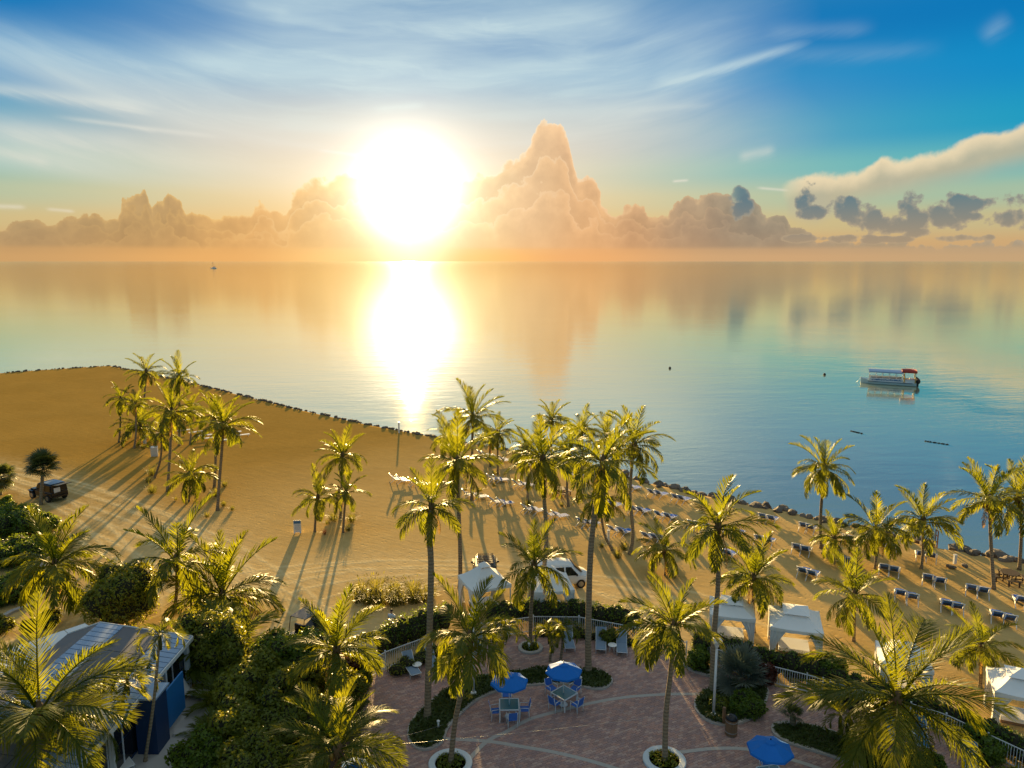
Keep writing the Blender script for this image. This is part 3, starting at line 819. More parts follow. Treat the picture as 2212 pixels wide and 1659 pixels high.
# ------------------------------------------------------------------ rocks along the bank
def rock_mesh(seed):
    rg = random.Random(seed); bm = bmesh.new(); bmesh.ops.create_icosphere(bm, subdivisions=2, radius=.5)
    pl = [(Vector((rg.gauss(0, 1), rg.gauss(0, 1), rg.gauss(0, 1))).normalized(), rg.uniform(.26, .42)) for _ in range(9)]
    for v in bm.verts:
        for n_, d in pl:
            q = v.co.dot(n_)
            if q > d: v.co -= n_ * (q - d)
        v.co *= rg.uniform(.95, 1.05)
    me = bpy.data.meshes.new('rock'); bm.to_mesh(me); bm.free(); return me
def rockmat():
    m, nt, b = mat('shore_rock'); p = coords(nt)
    n = noise(p, 3, 5, .65); r = rnd(nt)
    c = mixc((n * .8 + (r - .5) * .5).clamp(), (.055, .042, .032, 1), (.25, .20, .15, 1))
    nt.links.new(c, b.inputs['Base Color']); bsdf_set(b, Roughness=.9); bump(nt, b, noise(p, 8, 5, .7), .7, .06); return m
M['rock'] = rockmat()
RK = [rock_mesh(i) for i in range(7)]
for me in RK: me.materials.append(M['rock'])
def build_rocks():
    root = thing('rock_revetment', 'long low line of brown boulders edging the beach along the water', 'rocks', (0, 0, 0))
    rg = random.Random(3); items = []
    for i in range(len(SHORE) - 1):
        (x0, y0), (x1, y1) = SHORE[i], SHORE[i + 1]
        if x1 < -200 or x0 > 62: continue
        L = math.hypot(x1 - x0, y1 - y0)
        k = 4.2 if x0 > -30 else 3.4
        for j in range(int(L * k)):
            t = rg.random(); x = x0 + (x1 - x0) * t; y = y0 + (y1 - y0) * t
            if abs(x - STEP.x) < 1.0: continue
            near = x > 5
            s = rg.choice([.3, .4, .55, .75, .95, 1.25]) * rg.uniform(.8, 1.2) * (1.0 if near else .62)
            o = rg.uniform(-.5, 1.7) if near else rg.uniform(-.1, 1.0)
            nx, ny = (y0 - y1) / L, (x1 - x0) / L
            if rg.random() < .1: s *= 1.35
            items.append((Vector((x + nx * o, y + ny * o, (.02 - max(0, o - .3) * .45))), s))
    items.sort(key=lambda q: -q[1] / q[0].length)
    joined = MB()
    for idx, (p, s) in enumerate(items):
        e = Euler((rg.uniform(0, 6), rg.uniform(0, 6), rg.uniform(0, 6))); sc = Vector((s * rg.uniform(.9, 1.35), s, s * rg.uniform(.6, .9)))
        me = rg.choice(RK)
        if idx < 295: obj('rock', me, None, root, p, (rg.uniform(-.4, .4), rg.uniform(-.4, .4), rg.uniform(0, 6)), sc)
        else:
            Mx = Matrix.Translation(p) @ Euler((0, 0, rg.uniform(0, 6))).to_matrix().to_4x4() @ Matrix.Diagonal((*sc, 1))
            joined.add([Mx @ v.co for v in me.vertices], [tuple(f.vertices) for f in me.polygons])
    if joined.v:
        tag(joined.build('small_rocks', M['rock'], root), kind='stuff')
STEP = at(2003, 1166)
build_rocks()

# ------------------------------------------------------------------ foliage
def foliage(clumps, n, size, seed, up=.25, fill=.2, lump=.2, aspect=.55, floor=.0):
    """leaf cloud over a set of ellipsoid clumps, as vertex and face lists"""
    rg = np.random.RandomState(seed)
    w = np.array([c[1][0] * c[1][1] + c[1][0] * c[1][2] for c in clumps]); w = w / w.sum()
    ci = rg.choice(len(clumps), n, p=w)
    C = np.array([c[0] for c in clumps])[ci]; Rr = np.array([c[1] for c in clumps])[ci]
    d = rg.normal(size=(n, 3)); d[:, 2] += up; d /= np.linalg.norm(d, axis=1)[:, None]
    rad = np.where(rg.rand(n) < fill, rg.uniform(.45, .9, n), rg.uniform(.86, 1.08, n))
    ph = ci * 1.7
    lm = 1 + lump * (np.sin(d[:, 0] * 7 + ph) * np.sin(d[:, 1] * 6 + ph * 2) + np.sin(d[:, 2] * 8 + d[:, 0] * 5 + ph)) * .6
    p = C + d * Rr * (rad * lm)[:, None]
    ok = p[:, 2] > floor; p = p[ok]; d = d[ok]; n = len(p)
    nrm = d + rg.normal(size=(n, 3)) * .75; nrm[:, 2] += .3; nrm /= np.linalg.norm(nrm, axis=1)[:, None]
    a = np.cross(nrm, rg.normal(size=(n, 3))); a /= np.linalg.norm(a, axis=1)[:, None]
    b = np.cross(nrm, a); s = (size * rg.uniform(.65, 1.35, n))[:, None]
    q = np.stack([p - a * s * .5, p + b * s * .5 * aspect, p + a * s * .5 + nrm * s * -.12, p - b * s * .5 * aspect], 1).reshape(-1, 3)
    f = np.arange(n * 4).reshape(n, 4)
    return q, f
def np_mesh(name, q, f):
    me = bpy.data.meshes.new(name); nv, nf = len(q), len(f)
    me.vertices.add(nv); me.vertices.foreach_set('co', q.astype(np.float32).ravel())
    me.loops.add(nf * 4); me.loops.foreach_set('vertex_index', f.astype(np.int32).ravel())
    me.polygons.add(nf); me.polygons.foreach_set('loop_start', np.arange(nf, dtype=np.int32) * 4)
    me.polygons.foreach_set('loop_total', np.full(nf, 4, dtype=np.int32)); me.update(calc_edges=True); return me
M['light_block'] = simple('dark_light_block', (.022, .022, .010), .95, var=.4, scale=8)
def shrub(name, label, cat, loc, clumps, n, size, mkey='bush', group=None, seed=1, core=.78, lump=.2, aspect=.55, up=.25):
    root = thing(name, label, cat, loc, 0, group)
    q, f = foliage(clumps, n, size, seed, lump=lump, aspect=aspect, up=up)
    fo = obj('foliage', np_mesh('foliage', q, f), M[mkey], root); fo['kind'] = 'stuff'
    mb = MB(); rg = random.Random(seed)
    for c, r in clumps: mb.blob(c, [x * core for x in r], 9, 6, .08, rg)  # solid dark core per clump, added to block light through the leaves
    tw = mb.build('light_block_core', M['light_block'], root); tw['kind'] = 'stuff'
    return root
def rbush(label, x, y, r, h, mkey='bush', size=.2, n=None, seed=None, group=None, name='bush', nc=9, cat='bush'):
    seed = seed or int(x * 3 + y); rg = random.Random(seed); cl = []
    cl.append((Vector((0, 0, h * .42)), (r * .72, r * .68, h * .46)))
    for i in range(nc):
        a = i * 2.4 + rg.uniform(-.3, .3); q = r * (.30 + .32 * rg.random()); z = h * rg.uniform(.32, .80)
        s = r * rg.uniform(.26, .42)
        cl.append((Vector((math.cos(a) * q, math.sin(a) * q, z)), (s, s, min(s * 1.0, h * .4))))
    n = n or int(min(15000, (r * r * 4 + r * h * 5) * 4.6 / (size * size * .4) * .16))
    return shrub(name, label, cat, at(x, y), cl, n, size, mkey, group, seed)
def hedge(label, path, h, w, mkey='hedge', size=.15, group=None, seed=1, dens=1.0, name='hedge'):
    P3 = [at(x, y) for x, y in path]; b = P3[0].copy(); rg = random.Random(seed); cl = []
    L = 0
    for p0, p1 in zip(P3, P3[1:]):
        d = (p1 - p0).length; L += d
        for j in range(max(1, int(d / .55))):
            q = p0.lerp(p1, (j + .5) / max(1, int(d / .55))) - b
            hh = h * rg.uniform(.9, 1.08); ww = w * rg.uniform(.42, .56)
            cl.append((q + Vector((rg.uniform(-.12, .12), rg.uniform(-.12, .12), hh * .5)), (.62, ww, hh * .52)))
            if rg.random() < .6: cl.append((q + Vector((rg.uniform(-.3, .3), rg.uniform(-w, w) * .3, hh * .82)), (.35, .35, .28)))
    n = int(L * (h * 2 + w) / (size * size * .5) * 1.15 * dens)
    return shrub(name, label, 'hedge', b, cl, min(n, 26000), size, mkey, group, seed, core=.82, lump=.12)

GH = 'clipped hedges outside the terrace fence'
hedge('bright green clipped hedge by the walking person, left of the crooked tall palm', [(818, 1418), (862, 1398), (905, 1384), (965, 1368)], 2.0, 2.0, group=GH, seed=21)
hedge('long dark green hedge behind the fence below the two white gazebos', [(1060, 1352), (1150, 1345), (1250, 1346), (1375, 1364)], 1.6, 1.5, group=GH, seed=22)
hedge('hedge right of the terrace gate below the two middle cabanas', [(1497, 1420), (1545, 1424), (1600, 1436), (1690, 1462), (1760, 1480)], 1.6, 1.5, group=GH, seed=23)
hedge('hedge behind the big corner palm sloping down to the right edge', [(1775, 1484), (1880, 1522), (1990, 1552), (2090, 1592), (2230, 1660)], 1.4, 1.3, group=GH, seed=24)
hedge('narrow dark planting between the fence and the left pair of grey chaises', [(846, 1462), (885, 1443), (930, 1424), (975, 1408)], .75, .8, 'bush', .15, seed=25, name='planting_strip')
hedge('narrow planting between the far fence and the grey chaises, round bed side', [(1165, 1376), (1250, 1377), (1375, 1398)], .55, .6, 'bush', .14, seed=26, name='planting_strip')
hedge('leafy planting inside the right fence beneath the big corner palm', [(1775, 1516), (1860, 1542)], .9, .8, 'hedge', .16, seed=27, name='planting_strip')

GB = 'shrubs of the lower left thicket'
rbush('large rounded dark bush just above the roof ridge of the blue and white building', 268, 1352, 2.75, 4.1, size=.19, n=15000, nc=15)
# tall hedge-like clump right of the roof
def tallclump():
    cl = []; rg = random.Random(9)
    for i in range(22):
        x = rg.uniform(-1.8, 1.8); y = rg.uniform(-1.0, 1.0); z = rg.uniform(.6, 3.5); cl.append((Vector((x, y, z)), (.62, .62, .85)))
    cl.append((Vector((0, 0, 1.9)), (1.9, 1.2, 1.9)))
    return shrub('tall_shrub', 'tall dense olive green shrub wall right of the roof, under the twin palms', 'bush', at(465, 1462), cl, 15000, .2, 'bush', None, 9)
tallclump()
for lab, x, y, r, h, mk in [
    ('bright topped bush at the upper rim of the thicket, nearest the sand', 606, 1462, 2.0, 2.7, 'hedge'),
    ('bush at the upper rim of the thicket behind the golden palm', 668, 1438, 1.8, 2.2, 'hedge'),
    ('olive bush right below the tall dark shrub wall', 548, 1498, 1.9, 2.5, 'bush'),
    ('dark bush in the heart of the thicket left of the golden palm trunk', 640, 1520, 1.9, 2.4, 'bush'),
    ('dark bush against the terrace edge right of the golden palm trunk', 752, 1520, 1.3, 2.0, 'bush'),
    ('bush with golden rim beside the two white chaises', 505, 1545, 1.5, 2.3, 'bush'),
    ('round bush in the thicket below the golden rimmed one', 512, 1612, 1.8, 2.2, 'bush'),
    ('dark bush low in the thicket left of the bottom centre palm', 602, 1600, 2.0, 2.2, 'bush'),
    ('dark bush behind the bottom centre palm crown', 690, 1585, 1.6, 2.0, 'bush'),
    ('bush at the bottom edge beside the pale path', 430, 1668, 1.5, 1.8, 'hedge'),
    ('bush at the bottom edge under the thicket', 545, 1690, 1.9, 2.0, 'bush'),
    ('bush at the bottom edge left of the bottom centre palm', 640, 1710, 1.7, 1.8, 'bush')]:
    rbush(lab, x, y, r, h, mk, .2, int(2600 * r * r / 1.6), group=GB)
rbush('reddish leaved shrub between the golden palm and the white fence corner', 757, 1478, 1.05, 1.9, 'redleaf', .2, 4000)
rbush('narrow dark shrub at the white fence corner on the left end of the terrace', 787, 1488, .6, 1.5, 'bush', .17, 2200)
GL = 'shrubs of the bed on the left edge'
for lab, x, y, r, h in [('dark mass of shrubbery on the left edge below the fan palm', 22, 1148, 3.2, 2.2), ('shrub right of the dark mass near the off road car', 78, 1150, 2.2, 1.7),
                        ('broad shrub in the middle of the left edge bed', 40, 1212, 3.0, 1.8), ('low shrub inside the curved kerb on the left', 62, 1272, 1.9, 1.2), ('shrub cut by the left edge inside the curved kerb', 4, 1298, 2.4, 1.6), ('small clipped shrub under the white bar by the left edge', 10, 1098, 1.2, .9)]:
    rbush(lab, x, y, r, h, 'hedge', .22, int(2400 * r), group=GL)
for lab, x, y, r, h in [('small shrub at the foot of the large left palm', 108, 1352, .9, 1.0), ('tiny shrub beside the white canopy strip', 66, 1366, .7, .9), ('shrub at the left edge above the white canopy strip', 2, 1370, .9, 1.3)]:
    rbush(lab, x, y, r, h, 'bush', .16, 1800)
rbush('round bush behind the pair of grey chaises near the fence corner post', 1316, 1391, .75, 1.0, 'bush', .14, 2200)
rbush('dark bush left of the double stemmed palm at the curved bed', 960, 1452, .75, .9, 'bush', .14, 2200)
rbush('full green shrub at the gate end of the right bed', 1506, 1446, .85, 1.35, 'hedge', .15, 3600)
rbush('leafy shrub filling the lamp post bed', 1612, 1540, 1.25, .95, 'hedge', .15, 4200)
rbush('low shrub at the foot of the lamp post', 1556, 1532, .7, .55, 'bush', .13, 2000)
rbush('dark red leaved shrub against the right fence section', 1658, 1478, .6, 1.35, 'redleaf', .17, 2600)
rbush('yellow green shrub behind the fence left of the big corner palm', 1790, 1474, 1.1, 1.6, 'hedge', .17, 3600)
rbush('dark shrub at the foot of the big corner palm', 1985, 1672, 1.1, 1.0, 'hedge', .16, 4000)
rbush('golden topped shrub at the right edge inside the fence', 2128, 1640, 1.2, 1.3, 'hedge', .17, 4200)
rbush('dark shrub in the right bed left of the big palm trunk', 1888, 1660, .9, .8, 'bush', .16, 2400)
rbush('leafy scrub in the bottom right corner', 2190, 1720, 1.3, 1.1, 'bush', .17, 3600)

def feather(label, x, y, L, n=14, seed=1, group=None):
    b = at(x, y); root = thing('feather_palm', label, 'plant', b, 0, group); rg = random.Random(seed)
    for i in range(n):
        el = 84 - 50 * (i / n) + rg.uniform(-6, 6); a = i * 137.5; ls = L * rg.uniform(.8, 1.1)
        obj('frond', rg.choice(FR['mid'] + FR['arch'][:1]), None, root, (math.cos(R(a)) * .15, math.sin(R(a)) * .15, .05), (rg.uniform(-.3, .3), -R(el), R(a)), (ls,) * 3)
GF = 'feathery clumps in the lower left planting'
for lab, x, y, L in [('feathery clump on top of the tall dark shrub wall left side', 412, 1440, 3.9), ('feathery clump rising from the tall shrub wall under the twin palms', 500, 1440, 4.3),
                     ('feathery clump beside the white chaises', 470, 1530, 2.0), ('feathery clump with dark plumes left of the golden palm trunk', 676, 1500, 2.6),
                     ('feathery clump in the middle of the thicket', 580, 1545, 2.6), ('feathery clump near the bottom edge of the pale path', 452, 1612, 1.9), ('feathery clump at the bottom of the thicket', 560, 1640, 2.2),
                     ('feathery clump close to the terrace edge above the bottom centre palm', 740, 1560, 1.9)]:
    feather(lab, x, y, L, 15, int(x), GF)

# ------------------------------------------------------------------ fountain grass tufts
def tuft_mesh(seed, n=150):
    rg = random.Random(seed); vs_ = []; fs = []
    for k in range(n):
        a = rg.uniform(0, 6.283); q = rg.random() ** .6 * .40; b = Vector((math.cos(a) * q, math.sin(a) * q, 0))
        out = Vector((math.cos(a + rg.uniform(-.5, .5)), math.sin(a + rg.uniform(-.5, .5)), 0)); le = rg.uniform(.2, 1.0); L = rg.uniform(.75, 1.1)
        m = b + out * .28 * le + Vector((0, 0, L * .55)); t = b + out * .8 * le + Vector((0, 0, L * (1.02 - .45 * le)))
        s = Vector((-out.y, out.x, 0)) * .011; o = len(vs_)
        vs_ += [b - s, b + s, m + s, m - s, t]; fs += [(o, o + 1, o + 2, o + 3), (o + 3, o + 2, o + 4)]
        if k % 6 == 0:   # seed plume
            s2 = s * 3.2; o = len(vs_); t2 = t + (t - m) * .55; mm = t.lerp(t2, .4)
            vs_ += [t, mm + s2, t2, mm - s2]; fs += [(o, o + 1, o + 2, o + 3)]
    mb = MB(); mb.add(vs_, fs); return mb.mesh('blades')
TU = [tuft_mesh(i) for i in range(4)]
for me in TU: me.materials.append(M['grass'])
TUR = tuft_mesh(9, 90); TUR.materials.append(M['redleaf'])
def tuft(label, x, y, rD, group=None, red=False, hs=1.0):
    b = at(x, y + rD * .15); s = rD / ppm(b) * 1.35; rg = random.Random(int(x + y))
    o = obj('grass_tuft', TUR if red else rg.choice(TU), None, None, b, (0, 0, rg.uniform(0, 6)), (s, s, s * 1.05 * hs))
    return tag(o, label, 'grass tuft', group)
GT = 'fountain grass tufts on the sand'
for lab, x, y, r in [
    ('golden grass tuft left of the tallest palm in the round sandy bed', 721, 1122, 17), ('small grass tuft at the lower left of the round sandy bed', 707, 1131, 8), ('golden grass tuft right of the palms in the round sandy bed', 759, 1125, 16),
    ('grass tuft in front of the short palm in the round sandy bed', 752, 1144, 12), ('grass tuft left of the thick trunked far palm, low and wide', 329, 1063, 15), ('tall grass tuft behind the curved far palm trunk', 328, 1024, 14),
    ('small grass tuft at the foot of the curved far palm', 320, 1040, 9), ('grass tuft with white plumes right of the straight far palm', 485, 1049, 10), ('wide grass tuft at the foot of the straight far palm', 467, 1069, 14),
    ('grass tuft beside the outermost far palm trunk', 483, 1091, 10), ('grass tuft right of the foot of the outermost far palm', 502, 1101, 8), ('plumed grass tuft in front of the far clump above the twin palms', 447, 1116, 9),
    ('small grass tuft right of the short bare trunked far palm', 426, 1087, 6), ('small grass tuft left of the short bare trunked far palm', 380, 1079, 6), ('grass tuft under the low wide far palm', 309, 968, 8), ('grass tuft between two thin far trunks', 300, 961, 7),
    ('tiny grass tuft right of the leftmost far palm foot', 266, 966, 5), ('tiny grass tuft behind the leftmost far palm', 271, 953, 5), ('grass tuft beside the far picnic table, left', 280, 945, 6), ('grass tuft right of the thick far trunk by the picnic table', 357, 960, 6),
    ('small grass tuft left of the highest central palm foot', 1005, 1058, 7), ('grass tuft right of the highest central palm foot', 1038, 1060, 8), ('grass tuft below the slim central palm', 1067, 1050, 7), ('yellow grass tuft at the foot of the slim central palm', 1069, 1024, 8),
    ('grass tuft at the foot of the left palm of the second clump', 1141, 1090, 11), ('yellow grass tuft front of the two beside the clear curved palm', 1334, 1203, 15), ('yellow grass tuft rear of the two beside the clear curved palm', 1348, 1185, 15), ('small grass tuft left of the bowed trunk palm', 1300, 1181, 8),
    ('low dark grass patch in front of the octagonal picnic table', 1213, 1092, 8)]:
    tuft(lab, x, y, r, GT)
for lab, x, y, r in [('reddish tuft at the front of the round sandy bed', 701, 1153, 9), ('reddish tuft right of the short bare trunked far palm', 423, 1057, 7)]:
    tuft(lab, x, y, r, None, True)
GC = 'fountain grass bank left of the crooked palm'
names = ['leftmost clump of', 'second clump from the left in', 'third clump from the left in', 'middle clump of', 'clump right of the middle in', 'third clump from the right in', 'second clump from the right in', 'rightmost clump of', 'left clump in the back row of', 'tallest clump in the back row of', 'right clump in the back row of', 'far right clump in the back row of']
for i, (x, y, r) in enumerate([(772, 1294, 27), (797, 1299, 28), (824, 1301, 28), (850, 1302, 28), (873, 1298, 27), (896, 1296, 27), (914, 1294, 24), (930, 1288, 20), (783, 1280, 26), (812, 1279, 30), (852, 1280, 27), (892, 1280, 27)]):
    tuft(names[i] + ' the plumed grass bank by the crooked palm', x, y, r, GC)
# ------------------------------------------------------------------ terrace
TERR_D = [(797, 1470), (833, 1449), (922, 1415), (1060, 1381), (1152, 1370), (1250, 1371), (1356, 1391), (1405, 1399), (1482, 1428), (1560, 1448), (1628, 1472), (1741, 1501), (1900, 1547), (1964, 1566), (2040, 1591), (2212, 1675), (2420, 1790), (2420, 1980), (700, 1980), (765, 1660)]
TERR = [at(x, y) for x, y in TERR_D]
TZ = .05
mb = MB(); mb.prism([(p.x, p.y) for p in TERR], -.1, TZ - .012)
def terracemat():
    m, nt, b = mat('terrace_joints'); n = noise(position(nt), 3, 4, .6)
    nt.links.new(mixc(n, (.10, .075, .065, 1), (.20, .155, .135, 1)), b.inputs['Base Color']); bsdf_set(b, Roughness=.9); return m
terr = tag(mb.build('terrace', terracemat()), kind='structure')
def pavermat():
    m, nt, b = mat('clay_paver')
    g = nt.nodes.new('ShaderNodeNewGeometry'); isl = V(g.outputs['Random Per Island'])
    r = V.m('FRACT', isl + rnd(nt) * 7.13)
    p = position(nt); n = noise(p, .35, 4, .6); n2 = noise(p, 30, 3, .6); n3 = noise(p, 1.6, 4, .65)
    c = ramp(r, [(0, (.32, .205, .185, 1)), (.3, (.42, .25, .205, 1)), (.6, (.35, .235, .215, 1)), (.8, (.46, .31, .26, 1)), (1, (.26, .185, .18, 1))], 'CONSTANT')
    f = (n * .9 + n3 * .5 + (n2 - .5) * .5 - .2).clamp()
    c = mixc(f, mixc(1.0, c, (.68, .66, .66, 1), 'MULTIPLY'), mixc(1.0, c, (1.3, 1.25, 1.2, 1), 'MULTIPLY'))
    nt.links.new(c, b.inputs['Base Color']); bsdf_set(b, Roughness=.8); bump(nt, b, n2, .4, .004); return m
M['paver'] = pavermat()
def inside(x, y, poly):
    c = False; n = len(poly); j = n - 1
    for i in range(n):
        xi, yi = poly[i].x, poly[i].y; xj, yj = poly[j].x, poly[j].y
        if (yi > y) != (yj > y) and x < (xj - xi) * (y - yi) / (yj - yi) + xi: c = not c
        j = i
    return c
# kerb bands, beds (outlines)
BANDS_D = [[(1009, 1645), (1051, 1602), (1095, 1580), (1128, 1561), (1161, 1548), (1271, 1520), (1353, 1506), (1436, 1500), (1507, 1499)],
           [(960, 1596), (1050, 1601), (1133, 1614), (1216, 1629), (1326, 1659), (1440, 1702)],
           [(1463, 1626), (1545, 1617), (1623, 1620), (1716, 1643), (1790, 1668), (1860, 1700)]]
BED1_D = [(1116, 1452), (1160, 1448), (1230, 1448), (1290, 1452), (1312, 1461), (1320, 1474), (1306, 1487), (1284, 1489), (1254, 1483), (1216, 1478), (1141, 1481), (1092, 1489), (1050, 1502), (1020, 1519), (987, 1549), (965, 1574), (954, 1602), (935, 1616), (910, 1619), (890, 1606), (884, 1585), (892, 1560), (921, 1527), (965, 1494), (1020, 1470), (1061, 1459)]
BED2_D = [(1532, 1490), (1509, 1507), (1503, 1522), (1508, 1538), (1529, 1557), (1562, 1567), (1592, 1564), (1628, 1548), (1645, 1530), (1655, 1506), (1652, 1488), (1600, 1474), (1558, 1476)]
BED3_D = [(1990, 1705), (1879, 1662), (1796, 1634), (1736, 1616), (1697, 1602), (1674, 1586), (1671, 1571), (1684, 1564), (1714, 1564), (1769, 1574), (1813, 1589), (1851, 1608), (1917, 1631), (2030, 1680)]
BED4_D = [(1478, 1432), (1486, 1443), (1502, 1452), (1534, 1461), (1554, 1456), (1520, 1438)]
def ground_path(ds, closed=False, n=6): return catmull([at(x, y, TZ) for x, y in ds], n, closed)
BEDS = [ground_path(d, True, 5) for d in (BED1_D, BED2_D, BED3_D, BED4_D)]
RINGS = [(at(973, 1653), 1.06), (at(1435, 1646), 1.04), (at(1146, 1402), .78)]
def offset_loop(pl, w, closed=True):
    n = len(pl); o = []
    for i in range(n):
        a = pl[(i - 1) % n] if closed or i > 0 else pl[i]; c = pl[(i + 1) % n] if closed or i < n - 1 else pl[i]
        d = (c - a); nn = Vector((-d.y, d.x, 0)).normalized(); o.append(pl[i] + nn * w)
    return o
def strip(name, pl, w, z0, z1, m, parent, closed=True):
    A, B = offset_loop(pl, w / 2, closed), offset_loop(pl, -w / 2, closed); n = len(pl); vs_ = []; fs = []
    for a, b in zip(A, B): vs_ += [(a.x, a.y, z0), (a.x, a.y, z1), (b.x, b.y, z1), (b.x, b.y, z0)]
    for i in range(n if closed else n - 1):
        j = (i + 1) % n
        for k in range(4): fs.append((i * 4 + k, i * 4 + (k + 1) % 4, j * 4 + (k + 1) % 4, j * 4 + k))
    m_ = MB(); m_.add(vs_, fs); return m_.build(name, m, parent)
for bi, d in enumerate(BANDS_D):
    strip('paver_band', ground_path(d, False, 8), .24, 0, TZ + .006 + .004 * bi, M['kerb'], terr, False)
PW, PH, GAP = .30, .15, .012
def build_pavers():
    rg = random.Random(6); cells = []
    ca, sa = math.cos(R(28)), math.sin(R(28))
    y0, y1 = 24.5, max(p.y for p in TERR)
    U = 45
    for i in range(int(-U / PW), int(U / PW)):
        for j in range(int(0 / PH), int(90 / PH)):
            u = (i + (.5 if j % 2 else 0)) * PW; v = j * PH - 25
            x, y = u * ca - v * sa, u * sa + v * ca
            if y < y0 or y > y1 or x < -10 or x > 32: continue
            if y < 29.5 and not (-15 < x < 27): continue
            if not inside(x, y, TERR): continue
            if any(inside(x, y, b) for b in BEDS) or any((x - c.x) ** 2 + (y - c.y) ** 2 < (r * .93) ** 2 for c, r in RINGS): continue
            cells.append((x, y))
    w, h = (PW - GAP) / 2, (PH - GAP) / 2
    def tile(m_, x, y, z, a=0):
        q = [(-w, -h), (w, -h), (w, h), (-w, h)]; q = [(x + px * ca - py * sa, y + px * sa + py * ca) for px, py in q]; t = [rg.uniform(-.002, .002) for _ in q]
        vs_ = [(p[0], p[1], z - .03) for p in q] + [(p[0], p[1], z + e) for p, e in zip(q, t)]
        m_.add(vs_, [(4, 5, 6, 7), (0, 1, 5, 4), (1, 2, 6, 5), (2, 3, 7, 6), (3, 0, 4, 7)])
    def shown(c):
        d = Vector((c[0], c[1], -CAMZ)); dep = c[1] * _cp + CAMZ * _sp
        X = F * c[0] / dep + CX; Y = CY + F * (-(c[1]) * _sp + CAMZ * _cp) / dep
        return 780 < X < 2150 and Y < 1655
    vis = sorted([c for c in cells if shown(c)], key=lambda c: c[1]); first = set(vis[:300])
    one = MB(); tile(one, 0, 0, 0); pm = one.mesh('paver'); pm.materials.append(M['paver'])
    big = MB()
    for c in cells:
        z = TZ + rg.uniform(-.003, .003)
        if c in first: obj('paver', pm, None, terr, (c[0], c[1], z), (rg.uniform(-.008, .008), rg.uniform(-.008, .008), 0))
        else: tile(big, c[0], c[1], z)
    tag(big.build('pavers', M['paver'], terr), kind='stuff')
build_pavers()
# planted beds
def bed(label, loop, seed, h=.3, dens=1.0, mkey='lawn'):
    c = sum(loop, Vector()) / len(loop); root = thing('planting_bed', label, 'flower bed', (c.x, c.y, 0))
    L = [Vector((p.x - c.x, p.y - c.y, 0)) for p in loop]
    kb = strip('kerb', L, .2, -.02, TZ + .11, M['kerb'], root)
    mb = MB(); mb.prism([(p.x, p.y) for p in L], 0, TZ + .06); mb.build('soil', M['soil'], root)
    rg = np.random.RandomState(seed); xs = [p.x for p in L]; ys = [p.y for p in L]; pts = []
    n = int((max(xs) - min(xs)) * (max(ys) - min(ys)) * 420 * dens)
    P2 = np.stack([rg.uniform(min(xs), max(xs), n), rg.uniform(min(ys), max(ys), n)], 1)
    for x, y in P2:
        if inside(x, y, L): pts.append((x, y))
    inn = offset_loop(L, 0)
    pts = np.array(pts); n = len(pts); z = TZ + .06 + h * (.55 + .45 * np.sin(pts[:, 0] * 2.1 + seed) * np.sin(pts[:, 1] * 2.6)) * rg.uniform(.2, 1, n)
    p = np.column_stack([pts, z]); nrm = rg.normal(size=(n, 3)); nrm[:, 2] += .8; nrm /= np.linalg.norm(nrm, axis=1)[:, None]
    a = np.cross(nrm, rg.normal(size=(n, 3))); a /= np.linalg.norm(a, axis=1)[:, None]; b = np.cross(nrm, a); s = rg.uniform(.08, .17, n)[:, None]
    q = np.stack([p - a * s, p + b * s * .3, p + a * s, p - b * s * .3], 1).reshape(-1, 3)
    o = obj('ground_cover', np_mesh('ground_cover', q, np.arange(n * 4).reshape(n, 4)), M[mkey], root); o['kind'] = 'stuff'
    return root
bed('long curved kerbed bed of dark ground cover sweeping behind the two blue umbrellas', BEDS[0], 3, .32)
bed('rounded kerbed bed round the white lamp post', BEDS[1], 4, .3)
bed('long kerbed grassy bed running to the lower right corner', BEDS[2], 5, .14, .8)
bed('small kerbed bed beside the terrace gate', BEDS[3], 6, .2)
def ring(label, c, r, mats, seed):
    root = thing('ring_planter', label, 'planter', (c.x, c.y, TZ))
    mb = MB(); prof = [(r, -.04), (r, .10), (r - .03, .13), (r * .70 + .03, .13), (r * .70, .10), (r * .70, -.02)]
    mb.lathe(prof, 32, smooth=False); mb.build('rim', mats, root)
    mb = MB(); mb.lathe([(0.001, .04), (r * .70, .04)], 24); mb.build('soil', M['soil'], root)
    cl = [(Vector((math.cos(k * 1.3) * r * .38, math.sin(k * 1.3) * r * .38, .12)), (r * .3, r * .3, .22)) for k in range(5)]
    q, f = foliage(cl, 420, .13, seed); o = obj('ground_cover', np_mesh('ground_cover', q, f), M['bush'], root); o['kind'] = 'stuff'
ring('white ring planter with pale mosaic rim at the bottom left of the terrace', *RINGS[0], M['whitering'], 1)
ring('white ring planter with low plants at centre right of the terrace', *RINGS[1], M['whitering'], 2)
ring('small stone rimmed round bed near the fence at the back of the terrace', *RINGS[2], M['kerb'], 3)

